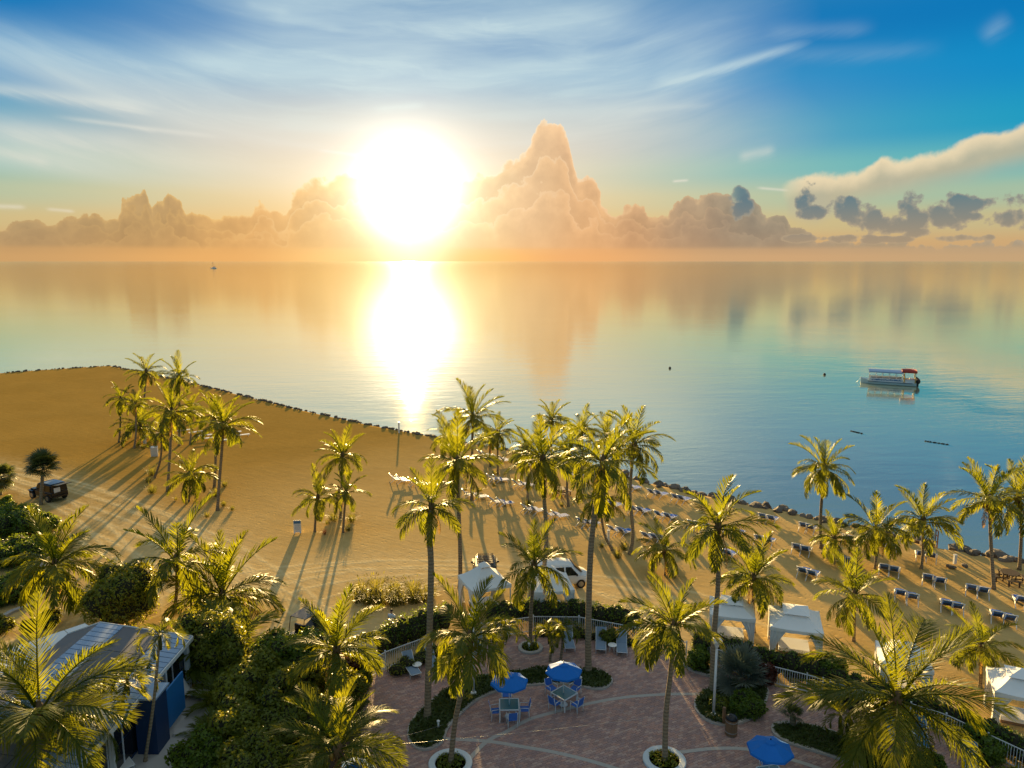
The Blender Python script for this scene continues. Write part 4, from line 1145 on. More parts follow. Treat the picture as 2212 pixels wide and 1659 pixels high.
# left kerbed bed, pale path
L4 = catmull([at(x, y, .02) for x, y in [(-60, 1345), (0, 1335), (27, 1322), (63, 1308), (91, 1284), (100, 1258), (92, 1225), (110, 1180)]], 6)
strip('kerb', L4, .35, -.1, .16, M['kerb'], None, False)['kind'] = 'structure'
path_poly = [at(x, y) for x, y in [(376, 1474), (484, 1472), (486, 1500), (450, 1545), (408, 1590), (372, 1680), (250, 1790), (60, 1790), (180, 1660)]]
mb = MB(); mb.prism([(p.x, p.y) for p in path_poly], -.08, .05); tag(mb.build('path', M['concrete']), kind='structure')
mb = MB(); pp = [at(x, y) for x, y in [(380, 1580), (424, 1582), (418, 1596), (374, 1594)]]; mb.prism([(p.x, p.y) for p in pp], .04, .22); tag(mb.build('step', M['concrete']), kind='structure')
soil_poly = [at(x, y) for x, y in [(484, 1472), (545, 1440), (600, 1425), (700, 1405), (800, 1440), (797, 1470), (765, 1660), (740, 1800), (250, 1790), (372, 1680), (408, 1590), (450, 1545), (486, 1500)]]
mb = MB(); mb.prism([(p.x, p.y) for p in soil_poly], -.1, .03, bottom=False); tag(mb.build('planting_ground', M['soil']), kind='structure')

# ------------------------------------------------------------------ fence
pk = MB(); pk.box((0, 0, .62), (.022, .022, 1.06)); PICK = pk.mesh('picket'); PICK.materials.append(M['white_metal'])
pk = MB(); pk.box((0, 0, .61), (.06, .06, 1.22)).box((0, 0, 1.235), (.075, .075, .03)); POST = pk.mesh('post'); POST.materials.append(M['white_metal'])
def fence(label, path, group='white terrace fences', name='picket_fence', gap=.125):
    P3 = [at(x, y) for x, y in path]; root = thing(name, label, 'fence', P3[0], 0, group); o = P3[0]
    for p0, p1 in zip(P3, P3[1:]):
        d = p1 - p0; L = d.length; u = d / L; a = math.atan2(u.y, u.x); ns = max(1, round(L / 2.2))
        for s in range(ns):
            q0 = p0 + u * (L * s / ns); q1 = p0 + u * (L * (s + 1) / ns)
            obj('post', POST, None, root, q0 - o, (0, 0, a)); sl = (q1 - q0).length
            mid = (q0 + q1) / 2 - o
            for z in (.16, 1.14):
                mb = MB(); mb.box((0, 0, 0), (sl - .06, .035, .04)); mb.build('rail', M['white_metal'], root, mid + Vector((0, 0, z))).rotation_euler = (0, 0, a)
            n = int(sl / gap)
            for k in range(1, n):
                obj('picket', PICK, None, root, q0 + u * (sl * k / n) - o, (0, 0, a))
    obj('post', POST, None, root, P3[-1] - o)
    return root
fence('white picket fence at the far left corner of the terrace', [(797, 1469), (833, 1447), (922, 1413)])
fence('white picket fence along the back of the terrace behind the far chaises', [(1040, 1384), (1152, 1367), (1250, 1368), (1356, 1388), (1398, 1396)])
fence('open low white fence at the terrace gate where sand shows through', [(1405, 1397), (1482, 1426)], gap=.6)
fence('white picket fence section right of the lamp post bed', [(1510, 1428), (1560, 1445), (1628, 1469), (1741, 1498), (1775, 1508)])
fence('white picket fence running under the big corner palm to the right edge', [(1790, 1513), (1900, 1544), (1964, 1563), (2040, 1588), (2130, 1632), (2225, 1678)])

# ------------------------------------------------------------------ terrace furniture
def chair_parts(root):
    wm, sl_ = M['white_metal'], M['navy']
    for sx in (-1, 1):
        for sy in (-1, 1):
            mb = MB(); h = .64 if sy > 0 else .44
            mb.tube([(sx * .25, sy * .24, 0), (sx * .25, sy * .22, h)], .018, 6); mb.build('leg', wm, root)
        mb = MB(); mb.tube([(sx * .26, .25, .64), (sx * .26, -.20, .62), (sx * .25, -.24, .44)], .018, 6); mb.build('armrest', wm, root)
        mb = MB(); mb.tube([(sx * .24, -.22, .40), (sx * .24, -.33, .92)], .018, 6); mb.build('back_post', wm, root)
    mb = MB(); mb.box((0, 0, .43), (.47, .46, .025)); mb.build('seat', sl_, root)
    mb = MB(); A = Matrix.Rotation(R(12), 4, 'X'); mb.box((0, -.285, .70), (.45, .02, .42), M=A); mb.build('backrest', sl_, root)
CHAIR0 = thing('patio_chair', 'x', 'chair', (0, 0, 0), 0, 'white framed navy chairs at the umbrella tables'); chair_parts(CHAIR0); _first = [True]
def chair(label, x, y, face):
    p = at(x, y, .43); p.z = TZ; d = face - p; rz = math.atan2(d.y, d.x) - math.pi / 2
    if _first[0]:
        _first[0] = False; CHAIR0.location = p; CHAIR0.rotation_euler = (0, 0, rz); CHAIR0['label'] = label; return CHAIR0
    return dup(CHAIR0, p, rz, label)
def table(label, x, y, rz, s=1.08, group='glass topped square tables'):
    p = at(x, y, .72); p.z = TZ; root = thing('patio_table', label, 'table', p, rz, group); h = s / 2
    for sx in (-1, 1):
        for sy in (-1, 1):
            mb = MB(); mb.box((sx * (h - .03), sy * (h - .03), .35), (.05, .05, .70)); mb.build('leg', M['white_metal'], root)
    mb = MB()
    for a in range(4):
        Mx = Matrix.Rotation(a * math.pi / 2, 4, 'Z'); c = Mx @ Vector((0, h - .03, .71)); mb.box(c, (s - .06 if a % 2 == 0 else s - .06, .06, .04), M=Mx)
    mb.build('table_frame', M['white_metal'], root)
    mb = MB(); mb.box((0, 0, .712), (s - .12, s - .12, .014)); mb.build('table_top', M['teal_glass'], root)
    return p
def umbrella(label, p, apex, r, rz=0.0, n=8, group='blue patio umbrellas'):
    z = atY(apex[0], apex[1], p.y).z; x = atY(apex[0], apex[1], p.y).x
    root = thing('patio_umbrella', label, 'umbrella', (x, p.y, TZ), rz, group); H = z - TZ
    mb = MB(); mb.lathe([(.24, .0), (.24, .05), (.06, .09)], 14); mb.build('base', M['white_metal'], root)
    mb = MB(); mb.tube([(0, 0, .05), (0, 0, H - .02)], .022, 8); mb.build('pole', M['white_metal'], root)
    mb = MB(); vs_ = []; fs = []; rows = [(.14, -.06), (.5 * r, -.20), (r * .98, -.44), (r, -.54)]
    for q, dz in rows:
        for k in range(n * 2):
            a = math.pi * k / n; qq = q * (1 if k % 2 == 0 else math.cos(math.pi / n) * (1.0 if q < r * .9 else .985)); e = 0 if k % 2 == 0 else -.02 * q / r
            vs_.append((qq * math.cos(a), qq * math.sin(a), H + dz + e))
    m2 = n * 2
    for i in range(len(rows) - 1):
        for k in range(m2): fs.append((i * m2 + k, i * m2 + (k + 1) % m2, (i + 1) * m2 + (k + 1) % m2, (i + 1) * m2 + k))
    mb.add(vs_, fs); mb.build('canopy', M['blue_cloth'], root)
    mb = MB(); vs_ = [(0, 0, H + .01)] + [(.27 * math.cos(math.pi * k / 8), .27 * math.sin(math.pi * k / 8), H - .085) for k in range(16)]
    mb.add(vs_, [(0, 1 + k, 1 + (k + 1) % 16) for k in range(16)]); mb.build('vent', M['blue_cloth'], root)
    mb = MB(); mb.blob((0, 0, H + .03), (.035, .035, .045), 8, 5); mb.build('finial', M['black'], root)
    for k in range(n):
        a = 2 * math.pi * k / n; mb = MB()
        mb.tube([(.05 * math.cos(a), .05 * math.sin(a), H - .08), (.5 * r * math.cos(a), .5 * r * math.sin(a), H - .215), (r * .97 * math.cos(a), r * .97 * math.sin(a), H - .455)], .008, 4)
        mb.build('rib', M['steel'], root)
T1 = table('square glass topped table under the left blue umbrella', 1100, 1523, 0.03)
T2 = table('square glass topped table turned cornerwise under the middle blue umbrella', 1219, 1498, R(43))
T3 = table('square table under the right front blue umbrella, mostly out of frame', 1668, 1672, R(10))
umbrella('blue umbrella on the left over the square glass table', T1, (1100, 1455), 1.02, .2)
umbrella('blue umbrella in the middle beside the curved bed, slightly further back', T2, (1218, 1432), 1.02, .1)
umbrella('blue umbrella at the bottom right in front of the long grassy bed', T3, (1665, 1598), 1.05, .3)
umbrella('scrap of a blue umbrella seen through the bottom centre palm', at(764, 1715), (764, 1648), 1.05, .2)
for lab, x, y, T in [('navy chair behind the left umbrella table, mostly under the umbrella', 1094, 1502, T1), ('navy chair on the left side of the left umbrella table', 1070, 1537, T1), ('navy chair in front of the left umbrella table, back to the camera', 1106, 1553, T1), ('navy chair on the right side of the left umbrella table', 1133, 1533, T1),
                     ('navy chair at the back left of the cornerwise table', 1191, 1488, T2), ('navy chair at the back right of the cornerwise table', 1242, 1489, T2), ('navy chair at the front left of the cornerwise table', 1199, 1520, T2), ('navy chair at the front right of the cornerwise table', 1246, 1523, T2),
                     ('navy chair just visible below the right front umbrella', 1655, 1652, T3)]:
    chair(lab, x, y, T)
def chaise_parts(root, sling, frame, ba=48):
    ca, sa = math.cos(R(ba)), math.sin(R(ba))
    mb = MB()
    for sx in (-1, 1):
        mb.tube([(sx * .31, .95, .33), (sx * .31, -.25, .33), (sx * .31, -.25 - .82 * ca, .33 + .82 * sa)], .02, 6)
    mb.tube([(-.31, .95, .33), (.31, .95, .33)], .02, 6); mb.build('frame', frame, root)
    for sx in (-1, 1):
        for sy in (.8, -.55):
            mb = MB(); mb.tube([(sx * .31, sy, 0), (sx * .31, sy - .12 * (1 if sy > 0 else -1), .33)], .018, 6); mb.build('leg', frame, root)
    mb = MB(); mb.box((0, .35, .345), (.58, 1.18, .015)); mb.build('seat', sling, root)
    mb = MB(); mb.box((0, -.25 - .41 * ca, .345 + .41 * sa), (.58, .82, .015), M=Matrix.Rotation(-R(ba), 4, 'X')); mb.build('backrest', sling, root)
CH0 = thing('chaise_longue', 'grey blue chaise left of the small round table near the left fence corner', 'lounge chair', (0, 0, 0), 0, 'grey blue chaises on the terrace'); chaise_parts(CH0, M['grey_sling'], M['white_metal'])
def place_to(x, y, d, z=.34, gz=TZ):
    p = at(x, y, z); p.z = gz; return p, math.atan2(d[1], d[0]) - math.pi / 2
_p, _r = place_to(888, 1441, (.45, -.9)); CH0.location = _p; CH0.rotation_euler = (0, 0, _r)
for lab, x, y, d in [('grey blue chaise half behind the crooked palm trunk near the left fence corner', 930, 1424, (.35, -.94)), ('grey blue chaise left of the small round table at the back fence', 1298, 1388, (-.12, -1)), ('grey blue chaise right of the small round table at the back fence', 1343, 1394, (-.12, -1)),
                     ('grey blue chaise partly hidden behind the thin lamp pole', 1032, 1398, (.1, -1)), ('grey blue chaise partly hidden behind the feathery double palm', 1228, 1385, (.05, -1))]:
    _p, _r = place_to(x, y, d); dup(CH0, _p, _r, lab)
CB0 = thing('chaise_longue', 'bright blue chaise left of the round table by the big corner palm', 'lounge chair', (0, 0, 0), 0, 'bright blue chaises at the right fence'); chaise_parts(CB0, simple('sky_blue_sling', (.02, .16, .34), .7), M['white_metal'])
_p, _r = place_to(1926, 1577, (-.35, -1)); CB0.location = _p; CB0.rotation_euler = (0, 0, _r)
for lab, x, y, d in [('bright blue chaise right of the round table by the big corner palm', 1989, 1590, (-.35, -1)), ('bright blue chaise in the lower right corner beside the fence', 2098, 1648, (-.4, -.9))]:
    _p, _r = place_to(x, y, d); dup(CB0, _p, _r, lab)
CW0 = thing('chaise_longue', 'white chaise seen side on, upper of the pair by the building corner', 'lounge chair', (0, 0, 0), 0, 'white chaises on the pale path'); chaise_parts(CW0, M['plastic'], M['white_metal'], 58)
_p, _r = place_to(432, 1471, (1, -.12)); CW0.location = _p; CW0.rotation_euler = (0, 0, _r)
for lab, x, y, d in [('white chaise seen side on, lower of the pair by the building corner', 414, 1496, (1, -.12)), ('white chaise at the bottom edge against the dark building wall', 262, 1640, (.7, -.7))]:
    _p, _r = place_to(x, y, d); dup(CW0, _p, _r, lab)
def side_table(label, x, y):
    p = at(x, y, .46); p.z = TZ; root = thing('side_table', label, 'table', p, 0, 'small round white tables between chaises')
    mb = MB(); mb.lathe([(.001, .43), (.27, .43), (.285, .445), (.27, .46), (.001, .462)], 22); mb.build('table_top', M['plastic'], root)
    for k in range(4):
        a = k * math.pi / 2 + .4; mb = MB(); mb.tube([(.22 * math.cos(a), .22 * math.sin(a), 0), (.17 * math.cos(a), .17 * math.sin(a), .43)], .018, 6); mb.build('leg', M['plastic'], root)
side_table('small round white table between the two left chaises', 901, 1436)
side_table('small round white table between the two chaises at the back fence', 1323, 1394)
side_table('small round table between the blue chaises by the big corner palm', 1964, 1583)
def lamp(label, x, y, top):
    b = at(x, y, TZ); H = atY(top[0], top[1], b.y).z - TZ; root = thing('lamp_post', label, 'lamp', b, 0, 'white lamp posts')
    mb = MB(); mb.lathe([(.24, 0), (.24, .10), (.17, .13), (.16, .22), (.09, .26)], 16); mb.build('base', M['white'], root)
    mb = MB(); mb.tube([(0, 0, .2), (0, 0, H - .55)], [.075, .06], 12); mb.build('pole', M['white'], root)
    mb = MB(); mb.lathe([(.06, H - .56), (.08, H - .5), (.16, H - .30), (.15, H - .29), (.05, H - .48)], 16); mb.build('bracket', M['white'], root)
    mb = MB(); mb.lathe([(.09, H - .42), (.13, H - .3), (.15, H - .22), (.10, H - .20)], 14); mb.build('lens', M['lamp_glass'], root)
    mb = MB(); mb.lathe([(.15, H - .23), (.27, H - .19), (.29, H - .14), (.22, H - .03), (.08, H), (.001, H + .005)], 18); mb.build('lamp_head', M['white'], root)
lamp('white lamp post with round cap standing in the right kerbed bed', 1541, 1550, (1538, 1379))
lamp('thin white lamp pole in the curved bed, head hidden by palm fronds', 1023, 1503, (1022, 1325))
def bin_():
    b = at(1579, 1586, TZ); root = thing('litter_bin', 'round slatted wooden litter bin with dark domed lid in front of the lamp bed', 'bin', b)
    mb = MB(); mb.lathe([(.27, .02), (.27, .86)], 18); mb.build('liner', M['black'], root)
    sm = MB(); sm.box((0, .29, .45), (.062, .025, .86)); me = sm.mesh('slat'); me.materials.append(M['wood'])
    for k in range(26): obj('slat', me, None, root, None, (0, 0, 2 * math.pi * k / 26))
    for z in (.18, .74):
        mb = MB(); mb.lathe([(.304, z), (.309, z), (.309, z + .04), (.304, z + .04)], 22); mb.build('hoop', M['steel'], root)
    mb = MB(); mb.lathe([(.31, .87), (.30, .95), (.2, 1.06), (.08, 1.11), (.001, 1.12)], 18); mb.build('lid', M['black'], root)
    mb = MB(); mb.box((0, 0, .5), (.14, .14, 1.0)); o = mb.build('wooden_post', M['wood'], None, at(1563, 1566, TZ)); tag(o, 'square wooden post just left of the slatted bin', 'post')
bin_()
def path_light(label, x, y):
    b = at(x, y, TZ); root = thing('path_light', label, 'garden light', b, 0, 'white path lights in the curved bed')
    mb = MB(); mb.tube([(0, 0, 0), (0, 0, .42)], .05, 10); mb.build('stem', M['white'], root)
    mb = MB(); mb.lathe([(.06, .36), (.085, .40), (.085, .46), (.001, .50)], 12); mb.build('cap', M['white'], root)
path_light('white path light near the left tip of the curved bed', 947, 1574)
path_light('white path light near the right umbrella edge in the curved bed', 1254, 1478)
path_light('white path light in the small round bed', 1143, 1404)
def cable(label, pts):
    mb = MB(); P3 = []
    for k in range(25):
        t = k / 24; p = pts[0].lerp(pts[1], t); p.z -= .35 * 4 * t * (1 - t) * .3; P3.append(p)
    mb.tube(P3, .007, 5); o = mb.build('cable', M['steel']); tag(o, label, 'cable', 'thin cables over the terrace')
cable('thin glinting cable from the bottom centre palm to the tip of the curved bed', [at(800, 1602, 2.2), at(958, 1565, .45)])
cable('longer thin cable crossing the terrace to the centre right palm trunk', [at(800, 1612, 2.2), atY(1446, 1545, at(1436, 1645).y)])
# ------------------------------------------------------------------ beach loungers
def lounger_parts(root, ba=47):
    ca, sa = math.cos(R(ba)), math.sin(R(ba)); w = .34
    mb = MB()
    for sx in (-1, 1):
        mb.tube([(sx * w, 1.0, .30), (sx * w, .9, .36), (sx * w, -.15, .36), (sx * w, -.15 - .85 * ca, .36 + .85 * sa)], .042, 6)
        mb.tube([(sx * w * 1.05, .05, .36), (sx * w * 1.08, -.05, .56), (sx * w * 1.08, -.42, .58), (sx * w * 1.05, -.5, .5)], .026, 6)
    e = Vector((0, -.15 - .85 * ca, .36 + .85 * sa)); mb.tube([e + Vector((-w, 0, 0)), e + Vector((w, 0, 0))], .032, 6); mb.tube([(-w, 1, .3), (w, 1, .3)], .03, 6)
    mb.build('frame', M['plastic'], root)
    for sx in (-1, 1):
        for y0, y1 in ((.85, .62), (-.72, -.25)):
            mb = MB(); mb.tube([(sx * w, y1, .36), (sx * w * 1.04, (y0 + y1) / 2 + .03, .22), (sx * w * 1.04, y0, 0)], [.034, .03, .034], 6); mb.build('leg', M['plastic'], root)
    mb = MB(); mb.box((0, .40, .385), (.54, 1.12, .02)); mb.build('seat', M['navy'], root)
    mb = MB(); A = Matrix.Rotation(-R(ba), 4, 'X'); mb.box((0, -.15 - .43 * ca, .375 + .43 * sa), (.54, .80, .02), M=A); bk = mb.build('backrest', M['navy'], root)
    mb = MB(); mb.box((0, -.15 - .28 * ca + .03, .375 + .28 * sa - .045), (.44, .36, .014), M=A); mb.build('back_panel', M['navy_wall'], bk)
GLO = 'white and navy loungers in pairs on the sand'
LO = []
def lounger_heading(x):
    t = min(1, max(0, (x - 850) / 1000)); a = R(16 + 46 * t); return Vector((math.cos(a), math.sin(a), 0))
PAIRS = [
 ('by the rocks above the tall lone right palm', (1650, 1117), (1668, 1121)), ('by the rocks left of the tall lone right palm', (1737, 1136), (1752, 1140)),
 ('between the tall terrace palm and the lone right palm', (1642, 1164), (1661, 1168)), ('left of the foot of the tall lone right palm', (1722, 1182), (1741, 1187)),
 ('in open sand above the golden right palm', (1736, 1234), (1756, 1240)), ('behind the bushy right palm toward the rocks', (1905, 1178), (1925, 1183)),
 ('at the foot of the palm by the wooden steps', (1989, 1197), (2013, 1201)), ('below the bushy right palm', (1910, 1226), (1932, 1231)),
 ('in mid sand below the palm by the steps', (2005, 1248), (2030, 1255)), ('right of the golden palm just above the big palm crown', (1945, 1282), (1971, 1290)),
 ('left of the tall palm by the dark picnic table', (2099, 1271), (2123, 1276)), ('above the brown trunked lower right palm', (2045, 1305), (2068, 1311)),
 ('cut by the right edge below the dark picnic table', (2204, 1296), (2226, 1301)), ('touching the crown of the brown trunked palm', (2154, 1329), (2180, 1336)),
 ('behind the short yellow right palm', (1829, 1162), (1842, 1165)), ('hidden by the crown of the golden right palm', (1824, 1209), (1835, 1212)),
 ('near the rocks right of the clear curved palm, upper row', (1411, 1064), (1427, 1067)), ('at the upper left of the tall terrace palm crown', (1463, 1075), (1476, 1078)),
 ('right of the clear curved palm trunk', (1372, 1100), (1388, 1103)), ('between the clear curved palm and the tall terrace palm', (1427, 1112), (1446, 1116)),
 ('under the left fronds of the tall terrace palm', (1499, 1132), (1515, 1135)), ('right of the bowed trunk palm above the white post', (1328, 1144), (1347, 1147)),
 ('left of the very tall bending palm trunk', (1261, 1127), (1276, 1130)), ('behind the bowed trunk palm', (1315, 1087), (1328, 1090)),
 ('close to the rocks behind the clear curved palm', (1353, 1050), (1368, 1053)), ('right of the bushy palm trunk below the picnic table', (1188, 1110), (1207, 1113)),
 ('left of the bushy palm trunk beside a grass tuft', (1142, 1098), (1160, 1101)), ('below the slim central palm in open sand', (1071, 1082), (1089, 1085)),
 ('behind the left palm of the second clump', (1121, 1045), (1136, 1047)), ('at the foot of the slim central palm', (1066, 1033), (1080, 1035)),
 ('right of the picnic table under the back palm', (1236, 1024), (1247, 1026)), ('near the water right of the slim central palm', (1077, 990), (1090, 993)),
 ('behind the dark small palm above the ring planter palm', (1400, 1158), (1418, 1161)), ('half hidden by the right fronds of the tall terrace palm', (1573, 1146), (1593, 1150)),
 ('right of the tall terrace palm crown', (1641, 1166 + 1), (1656, 1170)), ('below the tall terrace palm crown, left of the yellow green palm', (1560, 1192), (1576, 1196)),
 ('alone on open sand left of the crooked palm crown', (856, 1033), (871, 1036)), ('half hidden behind the crooked palm crown', (897, 1041), (912, 1044)),
 ('behind the crown of the tall gazebo palm', (982, 1010), (992, 1012)), ('at the foot of the highest central palm', (1014, 1067), (1034, 1071)),
 ('nearest the rocks left of the slim central palm', (1044, 981), (1053, 983)), ('behind the left trunk of the second clump', (1127, 1001), (1138, 1003)),
]
del PAIRS[34]
def build_loungers():
    for q in (0, 1, 2):
        pass
    first = None
    for lab, A_, B_ in PAIRS:
        for side, (x, y) in (('left', A_), ('right', B_)):
            p = at(x, y, .4); p.z = sand_z(p.x, p.y); h = lounger_heading(x); rz = math.atan2(h.y, h.x) - math.pi / 2 + random.Random(int(x * y)).uniform(-.08, .08)
            l = f'{side} lounger of pair {lab}'
            if first is None:
                first = thing('beach_lounger', l, 'lounger', p, rz, GLO); lounger_parts(first)
            else: dup(first, p, rz, l, GLO)
build_loungers()
FL0 = None
FLAT = [(380, 922), (399, 929), (423, 933), (443, 940), (451, 946), (477, 951), (506, 933), (524, 939)]
FLN = ['leftmost', 'second from the left', 'third from the left', 'fourth from the left', 'front left of the middle', 'nearest', 'second from the right', 'rightmost']
for i, (x, y) in enumerate(FLAT):
    p = at(x, y, .3); p.z = sand_z(p.x, p.y); l = f'flat white lounger right of the far palms, {FLN[i]} of the eight'
    if FL0 is None:
        FL0 = thing('flat_lounger', l, 'lounger', p, R(-55), 'flat white loungers on the far point'); 
        mb = MB(); mb.box((0, 0, .34), (.62, 1.9, .03)); mb.build('seat', M['plastic'], FL0)
        for sx in (-1, 1):
            for sy in (-1, 1):
                mb = MB(); mb.tube([(sx * .27, sy * .7, 0), (sx * .27, sy * .7, .33)], .03, 6); mb.build('leg', M['plastic'], FL0)
    else: dup(FL0, p, R(-55) + random.uniform(-.1, .1), l)

# ------------------------------------------------------------------ gazebos
def gazebo(label, cx, cy, w, rz, style='peak', curtains=(1, 1, 1, 1), eave=2.15, peak=1.0, pole_h=None):
    c = at(cx, cy, eave); root = thing('gazebo', label, 'gazebo', (c.x, c.y, 0), rz, 'white canvas gazebos on the sand'); h = w / 2; rg = random.Random(int(cx))
    for sx in (-1, 1):
        for sy in (-1, 1):
            mb = MB(); mb.box((sx * h, sy * h, eave / 2), (.07, .07, eave)); mb.build('pole', M['white_metal'], root)
    # roof: four gently sagging panels, each its own cloth
    k0 = .22 if style == 'peak' else .42
    for a in range(4):
        Mx = Matrix.Rotation(a * math.pi / 2, 4, 'Z'); vs_ = []; fs = []; NU, NV = 6, 6
        for i in range(NV + 1):
            t = i / NV; half = (h + .06) * (1 - t) + k0 * h * t; y = half; z = eave + .02 + peak * (t ** 1.12) - .10 * math.sin(math.pi * t) * .5
            for j in range(NU + 1):
                s = j / NU * 2 - 1; sag = -.06 * (1 - s * s) * (1 - t) * (1 if i else 1.2)
                vs_.append(Mx @ Vector((s * half, y, z + sag)))
        for i in range(NV):
            for j in range(NU): fs.append((i * 7 + j, i * 7 + j + 1, (i + 1) * 7 + j + 1, (i + 1) * 7 + j))
        mb = MB(); mb.add(vs_, fs, True); mb.build('roof_panel', M['canvas'], root)
        # valance
        vs_ = []; fs = []
        for j in range(9):
            s = j / 8 * 2 - 1; vs_ += [Mx @ Vector((s * (h + .065), h + .065, eave + .02 - .065 * (1 - s * s))), Mx @ Vector((s * (h + .065), h + .07, eave - .22 - .03 * (j % 2)))]
        for j in range(8): fs.append((j * 2, j * 2 + 2, j * 2 + 3, j * 2 + 1))
        mb = MB(); mb.add(vs_, fs); mb.build('valance', M['canvas'], root)
    # raised vent cap
    r = k0 * h * 1.25; z0 = eave + peak + (.10 if style == 'peak' else .06); zt = z0 + (.28 if style == 'peak' else .30)
    mb = MB(); mb.add([(-r, -r, z0), (r, -r, z0), (r, r, z0), (-r, r, z0), (0, 0, zt)], [(0, 1, 4), (1, 2, 4), (2, 3, 4), (3, 0, 4)]); mb.build('vent_cap', M['canvas'], root)
    # gathered curtains at the corners
    for i, (sx, sy) in enumerate(((-1, -1), (1, -1), (1, 1), (-1, 1))):
        if not curtains[i]: continue
        for ax in (0, 1):
            vs_ = []; fs = []; NC = 10; width = h * rg.uniform(.55, .85)
            for r_ in range(8):
                t = r_ / 7; z = (eave - .1) * (1 - t) + .05; g = 1 - .68 * math.sin(math.pi * min(1, t * .72 + .02)) ** 1.4
                for j in range(NC + 1):
                    q = j / NC * width * g; fold = .045 * math.sin(j * 2.3 + i) * (1 - .3 * t)
                    P_ = Vector((sx * (h - q), sy * (h + fold), z)) if ax == 0 else Vector((sx * (h + fold), sy * (h - q), z)); vs_.append(P_)
            n1 = NC + 1
            for r_ in range(7):
                for j in range(NC): fs.append((r_ * n1 + j, r_ * n1 + j + 1, (r_ + 1) * n1 + j + 1, (r_ + 1) * n1 + j))
            mb = MB(); mb.add(vs_, fs, True); mb.build('curtain', M['canvas'], root)
    # daybed inside
    mb = MB(); mb.box((0, .2, .3), (w * .62, w * .5, .22)); mb.build('daybed', M['canvas'], root)
    mb = MB(); mb.box((0, .2, .10), (w * .6, w * .48, .18)); mb.build('daybed_base', M['wood'], root)
gazebo('pointed white gazebo on the left in front of the roof rack car', 1046, 1252, 2.75, R(24), 'peak', (1, 0, 1, 1), peak=.95)
gazebo('white gazebo in front of the white van, right of its pointed twin', 1189, 1258, 2.7, R(8), 'peak', (1, 1, 0, 1), peak=.9)
gazebo('white cabana with tied sheer curtains behind the tall terrace palm', 1581, 1312, 2.6, R(-14), 'flat', (1, 1, 1, 1), peak=.42)
gazebo('open white cabana with stepped roof in the middle of the right sand', 1718, 1337, 2.9, R(-17), 'flat', (1, 1, 1, 1), peak=.55)
gazebo('white cabana at the right edge with a sheet hung on its side', 2203, 1478, 2.5, R(-24), 'flat', (1, 1, 1, 1), peak=.55)
gazebo('white cabana almost hidden behind the crown of the big corner palm', 1952, 1416, 2.5, R(-20), 'flat', (1, 1, 1, 1), peak=.5)

# ------------------------------------------------------------------ vehicles
def wheel(root, x, y, r=.34, w=.22):
    mb = MB(); prof = []
    n = 18; vs_ = []
    o = thing_part('wheel', root)
    mb = MB(); mb.tube([(x - w / 2, y, r), (x + w / 2, y, r)], r, n); t = mb.build('wheel', M['rubber'], root)
    sgn = 1 if x > 0 else -1
    mb = MB(); mb.tube([(x + sgn * (w / 2 - .01), y, r), (x + sgn * (w / 2 + .012), y, r)], r * .6, 14); mb.build('rim', M['steel'], t)
def thing_part(*a): return None
def loft(sections, name, m, root, smooth=True):
    """sections: (y, [(x,z) half profile from bottom centre to top centre]) mirrored"""
    vs_ = []; fs = []; n = None
    for y, pr in sections:
        full = [(x, z) for x, z in pr] + [(-x, z) for x, z in reversed(pr)]
        n = len(full); vs_ += [(x, y, z) for x, z in full]
    for i in range(len(sections) - 1):
        for k in range(n): fs.append((i * n + k, i * n + (k + 1) % n, (i + 1) * n + (k + 1) % n, (i + 1) * n + k))
    fs.append(tuple(range(n))); fs.append(tuple(reversed(range((len(sections) - 1) * n, len(sections) * n))))
    mb = MB(); mb.add(vs_, fs, smooth); o = mb.build(name, m, root)
    return o
def panel(pts, name, m, root, t=.012):
    c = sum((Vector(p) for p in pts), Vector()) / len(pts); nrm = (Vector(pts[1]) - Vector(pts[0])).cross(Vector(pts[2]) - Vector(pts[0])).normalized()
    mb = MB(); n = len(pts); a = [Vector(p) + nrm * t for p in pts]; b = [Vector(p) - nrm * t for p in pts]
    mb.add(a + b, [tuple(range(n)), tuple(reversed(range(n, 2 * n)))] + [(i, n + i, n + (i + 1) % n, (i + 1) % n) for i in range(n)]); return mb.build(name, m, root)
